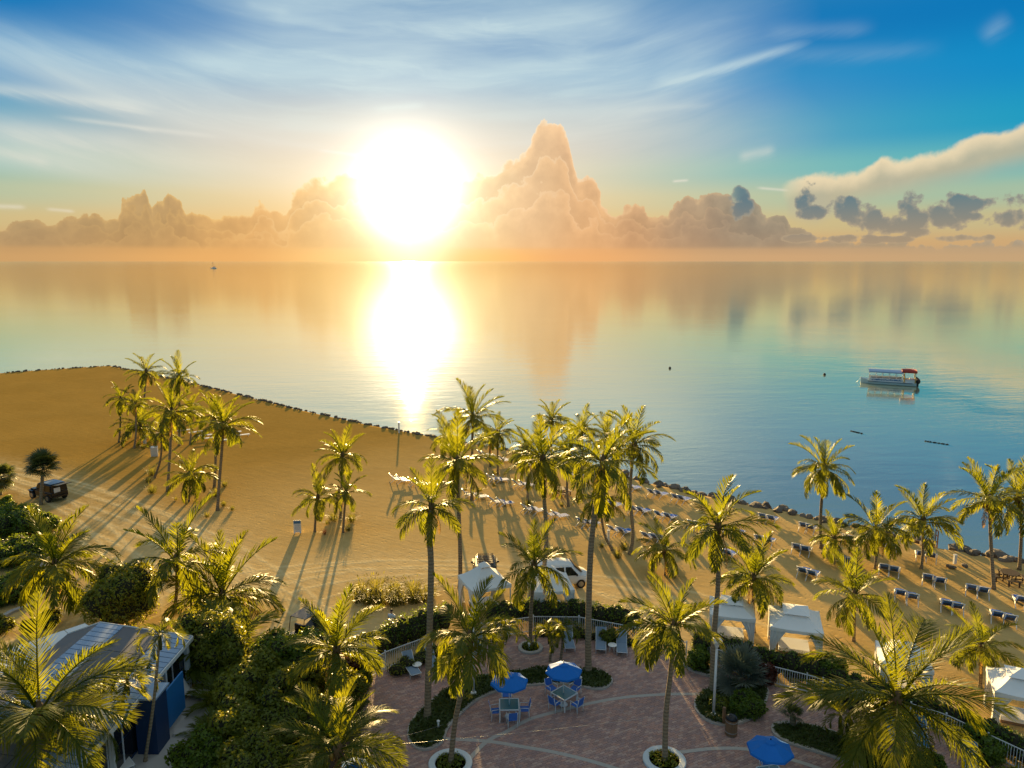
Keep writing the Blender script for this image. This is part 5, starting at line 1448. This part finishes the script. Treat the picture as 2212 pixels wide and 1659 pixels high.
def van():
    c = at(1207, 1263); root = thing('white_van', 'rounded white van parked on the sand behind the right gazebo', 'van', (c.x, c.y, 0), R(-78))
    S = lambda w, zb, zs, wr, zr: [(w * .86, zb), (w, zb + .15), (w, zs), (wr, zr - .12), (wr * .8, zr), (0.02, zr + .03)]
    loft([(-2.15, S(.82, .45, .95, .70, 1.70)), (-2.05, S(.90, .35, 1.0, .76, 1.82)), (-1.0, S(.93, .30, 1.02, .78, 1.90)), (.3, S(.93, .30, 1.02, .78, 1.88)), (.9, S(.93, .30, 1.0, .74, 1.72)), (1.55, S(.92, .30, .98, .72, 1.16)), (2.1, S(.84, .34, .80, .66, .92)), (2.3, S(.66, .42, .62, .55, .74))], 'body', M['white'], root)
    for sx in (-1, 1):
        panel([(sx * .90, -1.9, 1.06), (sx * .93, .2, 1.08), (sx * .80, .15, 1.70), (sx * .80, -1.85, 1.68)], 'side_window', M['dark_glass'], root)
        panel([(sx * .93, .3, 1.08), (sx * .92, 1.25, 1.04), (sx * .79, .72, 1.66), (sx * .80, .3, 1.70)], 'side_window', M['dark_glass'], root)
        panel([(sx * .50, 2.20, .72), (sx * .80, 2.02, .74), (sx * .78, 2.0, .86), (sx * .50, 2.14, .84)], 'headlight', M['lamp_glass'], root)
        mb = MB(); mb.box((sx * 1.02, 1.1, 1.12), (.16, .1, .14)); mb.build('mirror', M['black'], root)
    panel([(-.68, .98, 1.72), (.68, .98, 1.72), (.76, 1.58, 1.20), (-.76, 1.58, 1.20)], 'windscreen', M['dark_glass'], root, .03)
    panel([(-.6, -2.16, 1.1), (.6, -2.16, 1.1), (.58, -2.12, 1.66), (-.58, -2.12, 1.66)], 'rear_window', M['dark_glass'], root)
    mb = MB(); mb.box((0, 2.28, .45), (1.3, .12, .16)); mb.build('bumper', M['black'], root)
    for x in (-.84, .84):
        for y in (-1.4, 1.45): wheel(root, x, y)
van()
def box_suv(name, label, cat, c, rz, paint, tailgate=False, rack=False, soft=False, group=None):
    root = thing(name, label, cat, (c.x, c.y, 0), rz, group)
    B = lambda w, zb, zt: [(w * .9, zb), (w, zb + .12), (w, zt - .06), (w * .93, zt), (.02, zt + .015)]
    loft([(-2.0, B(.82, .5, 1.0)), (-1.9, B(.88, .42, 1.06)), (.75, B(.88, .42, 1.06)), (.95, B(.80, .46, 1.06)), (1.85, B(.72, .5, 1.0)), (1.98, B(.66, .55, .95))], 'body', paint, root, False)
    C = lambda w, wr, zt: [(w, 1.04), (wr, zt - .08), (wr - .05, zt), (.02, zt + .02)]
    loft([(-1.92, C(.84, .76, 1.72)), (-1.8, C(.85, .78, 1.80)), (.15, C(.85, .78, 1.82)), (.40, C(.85, .74, 1.72)), (.72, C(.85, .78, 1.10))], 'cabin', paint, root, False)
    for sx in (-1, 1):
        for y0, y1 in ((-1.75, -1.0), (-.92, -.2), (-.12, .5)):
            panel([(sx * .858, y0, 1.12), (sx * .858, y1, 1.12), (sx * .80, min(y1, .28), 1.66), (sx * .80, y0 + .02, 1.66)], 'side_window', M['dark_glass'], root)
        mb = MB(); mb.box((sx * .84, 1.45, .86), (.32, .85, .06)).box((sx * .84, -1.3, .86), (.26, .85, .06)); mb.build('fender', M['black'], root)
        mb = MB(); mb.blob((sx * .5, 1.99, .82), (.12, .04, .12), 10, 6); mb.build('headlight', M['lamp_glass'], root)
        mb = MB(); mb.box((sx * 1.0, .5, 1.16), (.18, .08, .14)); mb.build('mirror', M['black'], root)
    panel([(-.70, .46, 1.70), (.70, .46, 1.70), (.76, .76, 1.14), (-.76, .76, 1.14)], 'windscreen', M['dark_glass'], root, .02)
    mb = MB(); mb.box((0, 2.06, .58), (1.5, .14, .18)).box((0, -2.06, .58), (1.5, .14, .18)); mb.build('bumper', M['black'], root)
    if tailgate:
        A = Matrix.Rotation(R(-8), 4, 'X'); mb = MB(); mb.box((0, -2.45, 1.86), (1.40, 1.10, .06), M=A); mb.build('tailgate', paint, root)
        mb = MB(); mb.box((0, -1.0, 1.85), (1.36, 1.5, .03)); mb.build('roof_panel', M['roof_metal'], root)
        mb = MB(); mb.box((-.25, -1.98, 1.22), (.62, .04, .5)); mb.build('towel', M['canvas'], root)
    if rack:
        mb = MB()
        for x in (-.6, .6): mb.tube([(x, -1.7, 1.94), (x, .2, 1.94)], .025, 6)
        mb.build('roof_rail', M['black'], root)
        for k in range(6):
            mb = MB(); mb.box((0, -1.6 + k * .34, 1.95), (1.2, .10, .035)); mb.build('rack_slat', M['wood'], root)
        mb = MB(); mb.tube([(-.2, -2.14, 1.0), (-.2, -2.02, 1.0)], .34, 18); mb.build('spare_wheel', M['rubber'], root)
    for x in (-.80, .80):
        for y in (-1.3, 1.38): wheel(root, x, y, .38, .26)
c_ = at(106, 1076)
box_suv('off_road_car', 'dark boxy off road car with its tailgate raised, parked on the left sand', 'car', c_, R(62), M['black'], True)
box_suv('off_road_car', 'car with a slatted roof rack parked behind the left pointed gazebo', 'car', at(1048, 1250), R(3), simple('dark_olive_paint', (.05, .05, .04), .35), False, True)
def cart():
    c = at(668, 1380); root = thing('utility_cart', 'dark utility cart with open frame roof beside the golden palm', 'cart', (c.x, c.y, 0), R(-25))
    loft([(-1.4, [(.55, .35), (.62, .5), (.6, .85), (.02, .87)]), (.2, [(.55, .35), (.62, .45), (.6, .62), (.02, .63)]), (1.0, [(.55, .35), (.62, .5), (.55, .9), (.02, .92)]), (1.5, [(.4, .45), (.5, .55), (.42, .72), (.02, .74)])], 'body', M['black'], root, False)
    mb = MB(); mb.box((0, -.35, .72), (1.1, .5, .14)).box((0, -.62, 1.0), (1.1, .12, .5)); mb.build('seat', M['black'], root)
    for x in (-.58, .58):
        mb = MB(); mb.tube([(x, .95, .85), (x * .95, .55, 1.85), (x * .95, -1.0, 1.85), (x, -1.2, .8)], .03, 6); mb.build('roof_frame', M['black'], root)
    mb = MB(); mb.box((0, -.2, 1.89), (1.2, 1.5, .04)); mb.build('roof', M['roof_dark'], root)
    panel([(-.52, .92, .95), (.52, .92, .95), (.5, .6, 1.75), (-.5, .6, 1.75)], 'windscreen', M['dark_glass'], root)
    for x in (-.58, .58):
        for y in (-.95, .95): wheel(root, x, y, .28, .22)
cart()

# ------------------------------------------------------------------ picnic tables, boards, posts, steps
def picnic(label, x, y, rz, m, s=1.0):
    p = at(x, y, .5); root = thing('picnic_table', label, 'picnic table', (p.x, p.y, 0), rz, 'octagonal wooden picnic tables'); root.scale = (s,) * 3
    for k in range(7):
        yy = -.6 + k * .2; hw = .62 if abs(yy) < .35 else .62 - (abs(yy) - .3) * 1.0
        mb = MB(); mb.box((0, yy, .75), (hw * 2, .185, .045)); mb.build('table_board', m, root)
    for a in range(4):
        Mx = Matrix.Rotation(a * math.pi / 2, 4, 'Z')
        mb = MB(); mb.box(Mx @ Vector((0, 1.0, .45)), (1.0, .28, .045), M=Mx); mb.build('bench', m, root)
        for sx in (-1, 1):
            mb = MB(); mb.box(Mx @ Vector((sx * .34, 1.0, .21)), (.09, .12, .42), M=Mx); mb.build('leg', m, root)
            mb = MB(); mb.box(Mx @ Vector((sx * .34, .55, .39 + .0)), (.05, .85, .08), M=Mx); mb.build('beam', m, root)
        mb = MB(); mb.box(Mx @ Vector((0, .42, .36)), (.09, .09, .72), M=Mx); mb.build('table_leg', m, root)
picnic('octagonal wooden picnic table with four benches among the central palms', 1210, 1060, R(20), M['wood'])
picnic('dark octagonal picnic table under the palm near the right edge', 2181, 1243, R(-15), M['dark_wood'])
picnic('small pale picnic table in the shade of the far palm clump', 335, 940, R(10), M['wood'])
def notice():
    b = at(643, 1151); root = thing('notice_board', 'upright white notice board with a blue header standing on open sand', 'sign', b, R(6))
    mb = MB(); mb.box((0, 0, .60), (.66, .09, 1.12)); mb.build('board', M['white'], root)
    mb = MB(); mb.box((0, -.049, 1.0), (.60, .012, .24)); mb.build('header', M['sign_blue'], root)
    for k in range(6):
        mb = MB(); mb.box((0, -.048, .80 - k * .095), (.46 - .1 * (k % 3 == 2), .008, .03)); mb.build('text_line', simple('grey_print', (.42, .45, .48), .6), root)
    for x in (-.2, 0, .2):
        mb = MB(); mb.box((x, 0, 1.19), (.07, .07, .06)); mb.build('clip', M['steel'], root)
    for x in (-.26, .26):
        mb = MB(); mb.box((x, 0, .02), (.1, .34, .05)); mb.build('foot', M['white'], root)
notice()
def aframe():
    b = at(334, 986); root = thing('folding_sign', 'folding white sign with a blue picture beside the curved far palm', 'sign', b, R(20))
    for s in (-1, 1):
        A = Matrix.Rotation(R(18 * -s), 4, 'X'); mb = MB(); mb.box((0, s * .24, .62), (.8, .04, 1.3), M=A); mb.build('panel', M['white'], root)
    A = Matrix.Rotation(R(18), 4, 'X'); mb = MB(); mb.box((0, -.22, .86), (.6, .02, .5), M=A); o = mb.build('picture', M['sign_blue'], root); o.location = (0, -.045, .0)
aframe()
def post(label, x, y, h, w, m, cap=True):
    b = at(x, y); root = thing('bollard', label, 'post', b, 0)
    mb = MB(); mb.box((0, 0, h / 2), (w, w, h)); mb.build('shaft', m, root)
    if cap: mb = MB(); mb.box((0, 0, h + .03), (w * 1.25, w * 1.25, .06)); mb.build('cap', m, root)
post('tall slim post by the rocks casting a long shadow on open sand', 862, 935, 1.5, .2, M['white'])
post('white post with a small plate beside the bowed trunk palm', 1314, 1169, .95, .2, M['white'])
post('white post in front of the far picnic table', 313, 958, 1.6, .32, M['white'])
post('short white post on the right sand near the dark picnic table', 2062, 1218, .72, .2, M['white'])
def debris(label, x, y, r):
    b = at(x, y); o = obj('fire_pit', rock_mesh(int(x)), M['rock'], None, b + Vector((0, 0, r * .2)), None, (r * 2, r * 2, r)); tag(o, label, 'stone')
debris('dark low stone in the shadow near the tall lone right palm', 1782, 1198, .45)
debris('small stone on the sand below the short white post', 2084, 1223, .32)
debris('dark flat stone left of the small one below the short white post', 2055, 1226, .4)
def steps():
    b = STEP; h = Vector((.62, .78, 0)); rz = math.atan2(h.y, h.x) - math.pi / 2
    root = thing('wooden_steps', 'wooden steps with handrails going down to the water between the rocks', 'stairs', (b.x, b.y, 0), rz); m = M['wood']
    mb = MB(); mb.box((0, -.5, .03), (1.5, .9, .08)); mb.build('landing', m, root)
    for k in range(5):
        mb = MB(); mb.box((0, .15 + k * .3, -.08 - k * .22), (1.15, .28, .05)); mb.build('tread', m, root)
    for x in (-.62, .62):
        for y, z0, z1 in ((-.1, 0, 1.15), (1.3, -1.0, .5)):
            mb = MB(); mb.box((x, y, (z0 + z1) / 2), (.09, .09, z1 - z0)); mb.build('newel', m, root)
        for dz in (0, -.45):
            mb = MB(); mb.tube([(x, -.15, 1.13 + dz), (x, 1.35, .46 + dz)], .045, 6); mb.build('handrail', m, root)
steps()
def bar():
    a, b = at(-30, 1100, .9), at(56, 1094, .9); root = thing('barrier', 'white horizontal bar at the left edge near the off road car', 'barrier', ((a.x + b.x) / 2, (a.y + b.y) / 2, 0)); o = Vector(root.location)
    mb = MB(); mb.tube([a - o, b - o], .05, 8); mb.build('rail', M['white'], root)
    mb = MB(); mb.box((b.x - o.x, b.y - o.y, .45), (.12, .12, .95)); mb.build('post', M['white'], root)
bar()

# ------------------------------------------------------------------ boats and buoys
def boat():
    a, b = at(1862, 826, SEA_Z), at(1978, 833, SEA_Z); c = (a + b) / 2; d = a - b; L = d.length; rz = math.atan2(d.y, d.x) - math.pi / 2
    root = thing('excursion_boat', 'long white excursion boat with blue awning and red roofed stern cabin anchored on the right', 'boat', (c.x, c.y, SEA_Z), rz); h = L / 2
    U = lambda w, zt, zb=-.25: [(w * .75, zb), (w * .97, .15), (w, zt), (w * .9, zt + .03), (.02, zt + .03)]
    loft([(-h, U(1.75, .62)), (-h * .5, U(1.85, .64)), (h * .45, U(1.85, .72)), (h * .8, U(1.45, .86)), (h * .97, U(.75, 1.0)), (h * 1.06, U(.18, 1.12))], 'hull', simple('pale_teal_hull', (.46, .58, .58), .4), root, False)
    for s in (-1, 1):
        mb = MB(); mb.box((s * 1.87, -h * .03, .62), (.05, L * .82, .09)); mb.build('rubbing_strake', M['navy_wall'], root)
        mb = MB(); mb.box((s * 1.72, h * .12, 1.05), (.05, L * .62, .72)); sd = mb.build('side_panel', M['white'], root)
        rg = random.Random(4); mb = MB()
        for k in range(34):       # worn blue lettering and waves along the flank
            y = h * .12 + L * (-.28 + .56 * k / 34); mb.box((s * 1.752, y, 1.06 + rg.uniform(-.06, .06)), (.008, rg.uniform(.10, .24), rg.uniform(.12, .34)))
        tag(mb.build('flank_lettering', M['sign_blue'], sd), kind='stuff')
        for k in range(6):
            y = h * .74 - k * L * .125; mb = MB(); mb.tube([(s * 1.62, y, .7), (s * 1.62, y, 2.75)], .045, 6); mb.build('stanchion', M['white_metal'], root)
        mb = MB(); mb.tube([(s * 1.66, h * .74, 1.62), (s * 1.66, -h * .42, 1.62)], .03, 6); mb.build('handrail', M['white_metal'], root)
        mb = MB(); mb.box((s * 1.15, h * .15, .92), (.5, L * .5, .42)); mb.build('bench', M['wood'], root)
        mb = MB(); mb.box((s * 1.3, -h * .78, .95), (.06, L * .2, .7)); mb.build('cabin_side', M['white'], root)
    mb = MB(); vs_ = []; fs = []
    for i, y in enumerate((h * .78, -h * .48)):
        for j in range(9):
            t = j / 8 * 2 - 1; vs_.append((t * 1.8, y, 3.05 - .32 * t * t))
    for j in range(8): fs.append((j, j + 1, 10 + j, 9 + j))
    mb.add(vs_, fs, True); mb.build('awning', simple('pale_blue_awning', (.34, .46, .60), .6), root)
    for s in (-1, 1): mb = MB(); mb.box((s * 1.8, h * .15, 2.62), (.03, L * .63, .26)); mb.build('awning_skirt', simple('pale_blue_skirt', (.30, .43, .60), .6), root)
    for s in (-1, 1):
        for y in (-h * .55, -h * .95):
            mb = MB(); mb.box((s * 1.45, y, 1.7), (.14, .14, 2.2)); mb.build('cabin_post', simple('yellow_paint', (.55, .38, .06), .5), root)
    mb = MB(); mb.box((0, -h * .57, 1.5), (2.6, .08, 1.1)); mb.build('cabin_screen', M['dark_glass'], root)
    mb = MB(); mb.box((0, -h * .8, 1.05), (1.2, .5, .9)); mb.build('console', M['white'], root)
    loft([(-h * .45, [(1.7, 2.72), (1.75, 2.85), (1.55, 3.15), (.02, 3.3)]), (-h * .75, [(1.7, 2.72), (1.78, 2.9), (1.55, 3.25), (.02, 3.4)]), (-h * 1.0, [(1.7, 2.72), (1.75, 2.85), (1.5, 3.1), (.02, 3.2)])], 'cabin_roof', M['red'], root)
    for x, y in ((.9, -.6), (-.6, -.85)):
        mb = MB(); mb.tube([(x, h * y, 3.2), (x, h * y, 3.75)], .04, 6); mb.build('antenna', M['white_metal'], root)
    for s in (-.7, .7):
        mb = MB(); mb.blob((s, -h * 1.07, .95), (.30, .42, .55), 10, 7); mb.box((s, -h * 1.06, .2), (.2, .3, .9)); mb.build('outboard_motor', M['black'], root)
    for x, z in ((1.5, 1.2), (1.75, .8), (1.3, .75), (-1.5, 1.1)):
        mb = MB(); mb.blob((x, -h * 1.03, z), (.42, .32, .42), 10, 7); mb.build('fender', M['rubber'], root)
    mb = MB(); mb.tube([(0, h * 1.06, 1.1), (0, h * 1.14, .4), (0, h * 1.25, -.2)], .03, 5); mb.build('mooring_line', M['white_metal'], root)
boat()
def sailboat():
    c = at(461, 580, SEA_Z); k = ppm(c); root = thing('sailing_yacht', 'tiny dark sailing yacht with bare mast far out on the left', 'boat', (c.x, c.y, SEA_Z), R(80)); s = 14 / k
    h = s / 2
    loft([(-h, [(h * .22, 0), (h * .26, h * .16), (.02, h * .17)]), (0, [(h * .28, 0), (h * .32, h * .17), (.02, h * .18)]), (h, [(h * .03, h * .05), (h * .04, h * .24), (.02, h * .25)])], 'hull', M['white'], root, False)
    mb = MB(); mb.box((0, -h * .15, h * .26), (h * .4, h * .8, h * .2)); mb.build('cabin', M['white'], root)
    mb = MB(); mb.tube([(0, h * .1, 0), (0, h * .1, h * 2.0)], h * .035, 6); mb.build('mast', M['dark_wood'], root)
    mb = MB(); mb.tube([(0, h * .1, h * .5), (0, -h * .8, h * .45)], h * .07, 6); mb.build('boom', M['navy'], root)
    for e in (h * .98, -h * .95): mb = MB(); mb.tube([(0, e, h * .2), (0, h * .1, h * 1.98)], h * .012, 4); mb.build('stay', M['steel'], root)
sailboat()
def buoy(label, x, y, r):
    c = at(x, y, SEA_Z); root = thing('buoy', label, 'buoy', (c.x, c.y, SEA_Z), 0, 'dark mooring buoys')
    mb = MB(); mb.blob((0, 0, r * .4), (r, r, r), 12, 8); mb.build('float', M['rubber'], root)
    mb = MB(); mb.tube([(0, 0, r * 1.3), (0, 0, r * 1.75)], r * .22, 6); mb.build('ring', M['steel'], root)
buoy('small dark buoy near the middle of the water', 1447, 796, .3)
buoy('small dark buoy to the left of the excursion boat', 1781, 810, .3)
def floatline(label, a, b, n):
    A_, B_ = at(*a, SEA_Z), at(*b, SEA_Z); root = thing('float_line', label, 'float line', A_, 0, 'dark float lines on the blue water'); rg = random.Random(n)
    mb = MB(); mb.tube([(0, 0, .03), B_ - A_ + Vector((0, 0, .03))], .03, 5); mb.build('rope', M['rubber'], root)
    me = MB().blob((0, 0, .05), (.16, .09, .08), 8, 5).mesh('float'); me.materials.append(M['rubber'])
    for k in range(n): obj('float', me, None, root, (B_ - A_) * ((k + rg.uniform(0, .5)) / n))
floatline('short dark float line on the blue water above the lone right palm', (1837, 931), (1864, 937), 6)
floatline('dark float line on the blue water between two right palms', (1998, 953), (2050, 961), 9)

# ------------------------------------------------------------------ building, lower left
def building():
    EZ = 3.1
    P1 = at(396, 1379, EZ); P2 = at(146, 1659, EZ); u = (P2 - P1).normalized(); L = (P2 - P1).length + 7
    Lf = at(184, 1342, EZ + .15); Ap = at(230, 1330, EZ + .8)
    v = Vector((-u.y, u.x, 0));
    if v.dot(Lf - P1) < 0: v = -v
    W = (Lf - P1).dot(v); AW = (Ap - P1).dot(v)
    root = thing('beach_building', 'long low building with blue white metal roof strips and grey middle at the lower left', 'building', (P1.x, P1.y, 0), math.atan2(u.y, u.x))
    sg = 1 if v.dot(Vector((-u.y, u.x, 0))) > 0 else -1       # local x along the eave, local y across
    H = .75
    def zr(y): return EZ + H * (y / AW) if y <= AW else EZ + H - (H * .8) * (y - AW) / max(.1, W - AW)
    def Q(x, y, dz=0): return Vector((x, y * sg, zr(y) + dz))
    def sheet(name, x0, x1, y0, y1, dz, t, m, par=root):
        vs_ = [Q(x0, y0, dz), Q(x1, y0, dz), Q(x1, y1, dz), Q(x0, y1, dz), Q(x0, y0, dz - t), Q(x1, y0, dz - t), Q(x1, y1, dz - t), Q(x0, y1, dz - t)]
        mb = MB(); mb.add(vs_, [(0, 1, 2, 3), (7, 6, 5, 4), (0, 4, 5, 1), (1, 5, 6, 2), (2, 6, 7, 3), (3, 7, 4, 0)]); return mb.build(name, m, par)
    roof = sheet('roof', -.35, L, -.35, AW, -.03, .14, M['roof_dark'])
    sheet('roof_slope', -.35, L, AW + .004, W + .3, -.03, .14, M['roof_dark'])
    sw = AW * .24
    n = int(L / .46)
    for k in range(n):
        x0 = -.30 + (L + .1) * k / n; x1 = -.30 + (L + .1) * (k + 1) / n
        sheet('roof_tray', x0 + .03, x1 - .03, -.33, sw, .022, .05, M['roof_metal'], roof)
        sheet('roof_tray', x0 + .03, x1 - .03, AW * .72, AW - .02, .022, .05, M['roof_metal'], roof)
    for k in range(max(4, int(L / 2.1))):
        x0 = .1 + 2.1 * k
        for r_ in range(2):
            y0 = sw + .12 + (AW * .72 - sw - .3) * r_ / 2; y1 = y0 + (AW * .72 - sw - .3) / 2 - .05
            sheet('roof_panel', x0, x0 + 2.05, y0, y1, .01, .035, M['roof_dark'], roof)
    sheet('eave_fascia', -.37, L, -.40, -.352, .0, .22, M['white'])
    sheet('verge_trim', -.40, -.352, -.35, AW, .03, .2, M['white'])
    sheet('verge_trim', -.40, -.352, AW + .004, W + .3, .03, .2, M['white'])
    # walls
    mb = MB(); mb.box((L / 2, .09 * sg, EZ / 2), (L, .14, EZ - .1)); mb.build('wall', M['navy_wall'], root)
    mb = MB(); mb.box((.08, W / 2 * sg, EZ / 2), (.14, W - .4, EZ - .1)); mb.build('wall', M['white'], root)
    for k in range(int(L / 2.6) + 1):
        x = .1 + 2.6 * k
        mb = MB(); mb.box((x, -.16 * sg, EZ / 2 - .08), (.26 if k == 0 else .16, .22, EZ - .12)); mb.build('pillar', M['white'], root)
    for k in range(int(L / 1.3)):
        x0 = .32 + 1.3 * k
        for z0, z1 in ((.25, 1.5), (1.58, 2.85)):
            mb = MB(); mb.box((x0 + .58, -.005 * sg, (z0 + z1) / 2), (1.16, .03, z1 - z0)); g = mb.build('window_pane', M['dark_glass'], root)
        mb = MB(); mb.box((x0 + 1.22, -.02 * sg, 1.55), (.05, .05, 2.7)); mb.build('mullion', M['white_metal'], root)
    # booth with a blue board on the terrace side
    q0 = at(316, 1600) - P1; xl = q0.dot(u); yl = q0.dot(v)
    xl = max(2.0, min(L - 2, xl))
    bt = MB(); bt.box((xl + .5, -.62 * sg, 1.45), (1.25, 1.0, 2.9)); bt.build('booth', M['navy_wall'], root)
    bt = MB(); bt.box((xl - 1.15, -1.02 * sg, 1.55), (1.9, .08, 2.1)); bt.build('blue_board', M['blue_wall'], root)
    bt = MB(); bt.box((xl + .45, -.66 * sg, 3.0), (1.45, 1.15, .10)); bt.build('booth_roof', M['roof_metal'], root)
    # flat white canopy beyond the ridge
    A_, B_ = at(-60, 1428, 2.9), at(184, 1346, 2.9); C_, D_ = at(210, 1362, 2.9), at(-40, 1480, 2.9)
    inv = Matrix.Rotation(-math.atan2(u.y, u.x), 4, 'Z')
    pts = [inv @ (p - Vector((P1.x, P1.y, 0))) for p in (A_, B_, C_, D_)]
    mb = MB(); n_ = 5
    for k in range(n_):
        t0, t1 = k / n_ + .004, (k + 1) / n_ - .004
        a0, a1 = pts[0].lerp(pts[1], t0), pts[0].lerp(pts[1], t1); b0, b1 = pts[3].lerp(pts[2], t0), pts[3].lerp(pts[2], t1)
        mb = MB(); z = Vector((0, 0, .12)); mb.add([a0, a1, b1, b0, a0 - z, a1 - z, b1 - z, b0 - z], [(0, 1, 2, 3), (7, 6, 5, 4), (0, 4, 5, 1), (1, 5, 6, 2), (2, 6, 7, 3), (3, 7, 4, 0)]); mb.build('canopy_panel', M['white'], root)
    for t in (.1, .9):
        p = pts[0].lerp(pts[1], t); mb = MB(); mb.box((p.x, p.y + (.15 if pts[3].y > pts[0].y else -.15), 1.38), (.12, .12, 2.76)); mb.build('canopy_post', M['white'], root)
building()

# ------------------------------------------------------------------ the walker
def person():
    b = at(847, 1371); root = thing('person', 'person in a pale top walking on the sand behind the bright hedge', 'person', b, R(160))
    bm = bmesh.new(); ly = bm.verts.layers.skin.verify()
    def chain(pts, start=None):
        prev = start; out = []
        for p, r in pts:
            v_ = bm.verts.new(p); v_[ly].radius = r if hasattr(r, '__len__') else (r, r)
            if prev: bm.edges.new((prev, v_))
            prev = v_; out.append(v_)
        return out
    sp_ = chain([((0, 0, .95), (.15, .11)), ((0, 0, 1.12), (.135, .10)), ((0, .01, 1.30), (.165, .11)), ((0, 0, 1.43), (.10, .08)), ((0, 0, 1.50), (.055, .055)), ((0, .02, 1.58), (.075, .085)), ((0, .02, 1.66), (.075, .095)), ((0, .01, 1.72), (.045, .06))])
    sp_[0][ly].use_root = True
    for s in (-1, 1):
        ch = chain([((s * .18, 0, 1.40), .058), ((s * .24, -.03 * s, 1.14), .045), ((s * .24, .10 * s + .06, .92), .036), ((s * .235, .12 * s + .1, .84), .034)], sp_[3])
        hand = ch[-1]; hx, hy, hz = hand.co
        for k in range(4): chain([((hx + (k - 1.5) * .006, hy + (k - 1.5) * .018, hz - .05), .011), ((hx + s * .004, hy + (k - 1.5) * .02 + .01, hz - .10 + abs(k - 1.4) * .008), .009)], hand)
        chain([((hx - s * .01, hy + .04, hz - .03), .011), ((hx - s * .015, hy + .055, hz - .06), .009)], hand)
        chain([((s * .09, .0, .86), .095), ((s * .10, .12 * s, .50), .062), ((s * .10, .20 * s - .06, .10), .043), ((s * .10, .20 * s - .05, .045), .042), ((s * .105, .20 * s + .10, .035), .036)], sp_[0])
    me = bpy.data.meshes.new('body'); bm.to_mesh(me); bm.free()
    o = obj('body', me, M['skin'], root); o.modifiers.new('skin', 'SKIN').use_smooth_shade = True; sb = o.modifiers.new('sub', 'SUBSURF'); sb.levels = 1; sb.render_levels = 1
    mb = MB(); mb.lathe([(.175, .93), (.165, 1.05), (.175, 1.2), (.20, 1.34), (.19, 1.42), (.08, 1.49)], 14); o2 = mb.build('shirt', M['shirt'], root); o2.scale = (1, .74, 1)
    for s in (-1, 1):
        mb = MB(); mb.tube([(s * .17, 0, 1.41), (s * .235, -.02 * s, 1.20)], [.082, .072], 10); mb.build('sleeve', M['shirt'], root)
        mb = MB(); mb.tube([(s * .085, 0, .98), (s * .10, .12 * s, .52)], [.125, .098], 10); mb.build('trouser_leg', M['shorts'], root)
        mb = MB(); mb.blob((s * .03, .125, 1.635), (.012, .008, .009), 6, 4); mb.build('eye', M['black'], root)
        mb = MB(); mb.blob((s * .085, .02, 1.62), (.014, .025, .034), 6, 5); mb.build('ear', M['skin'], root)
    mb = MB(); mb.tube([(0, .115, 1.64), (0, .14, 1.60)], [.01, .017], 6); mb.build('nose', M['skin'], root)
    mb = MB(); mb.box((0, .118, 1.565), (.045, .008, .009)); mb.build('mouth', M['red'], root)
    mb = MB(); mb.blob((0, -.012, 1.68), (.088, .105, .095), 12, 8); mb.build('hair', M['hair'], root)
person()
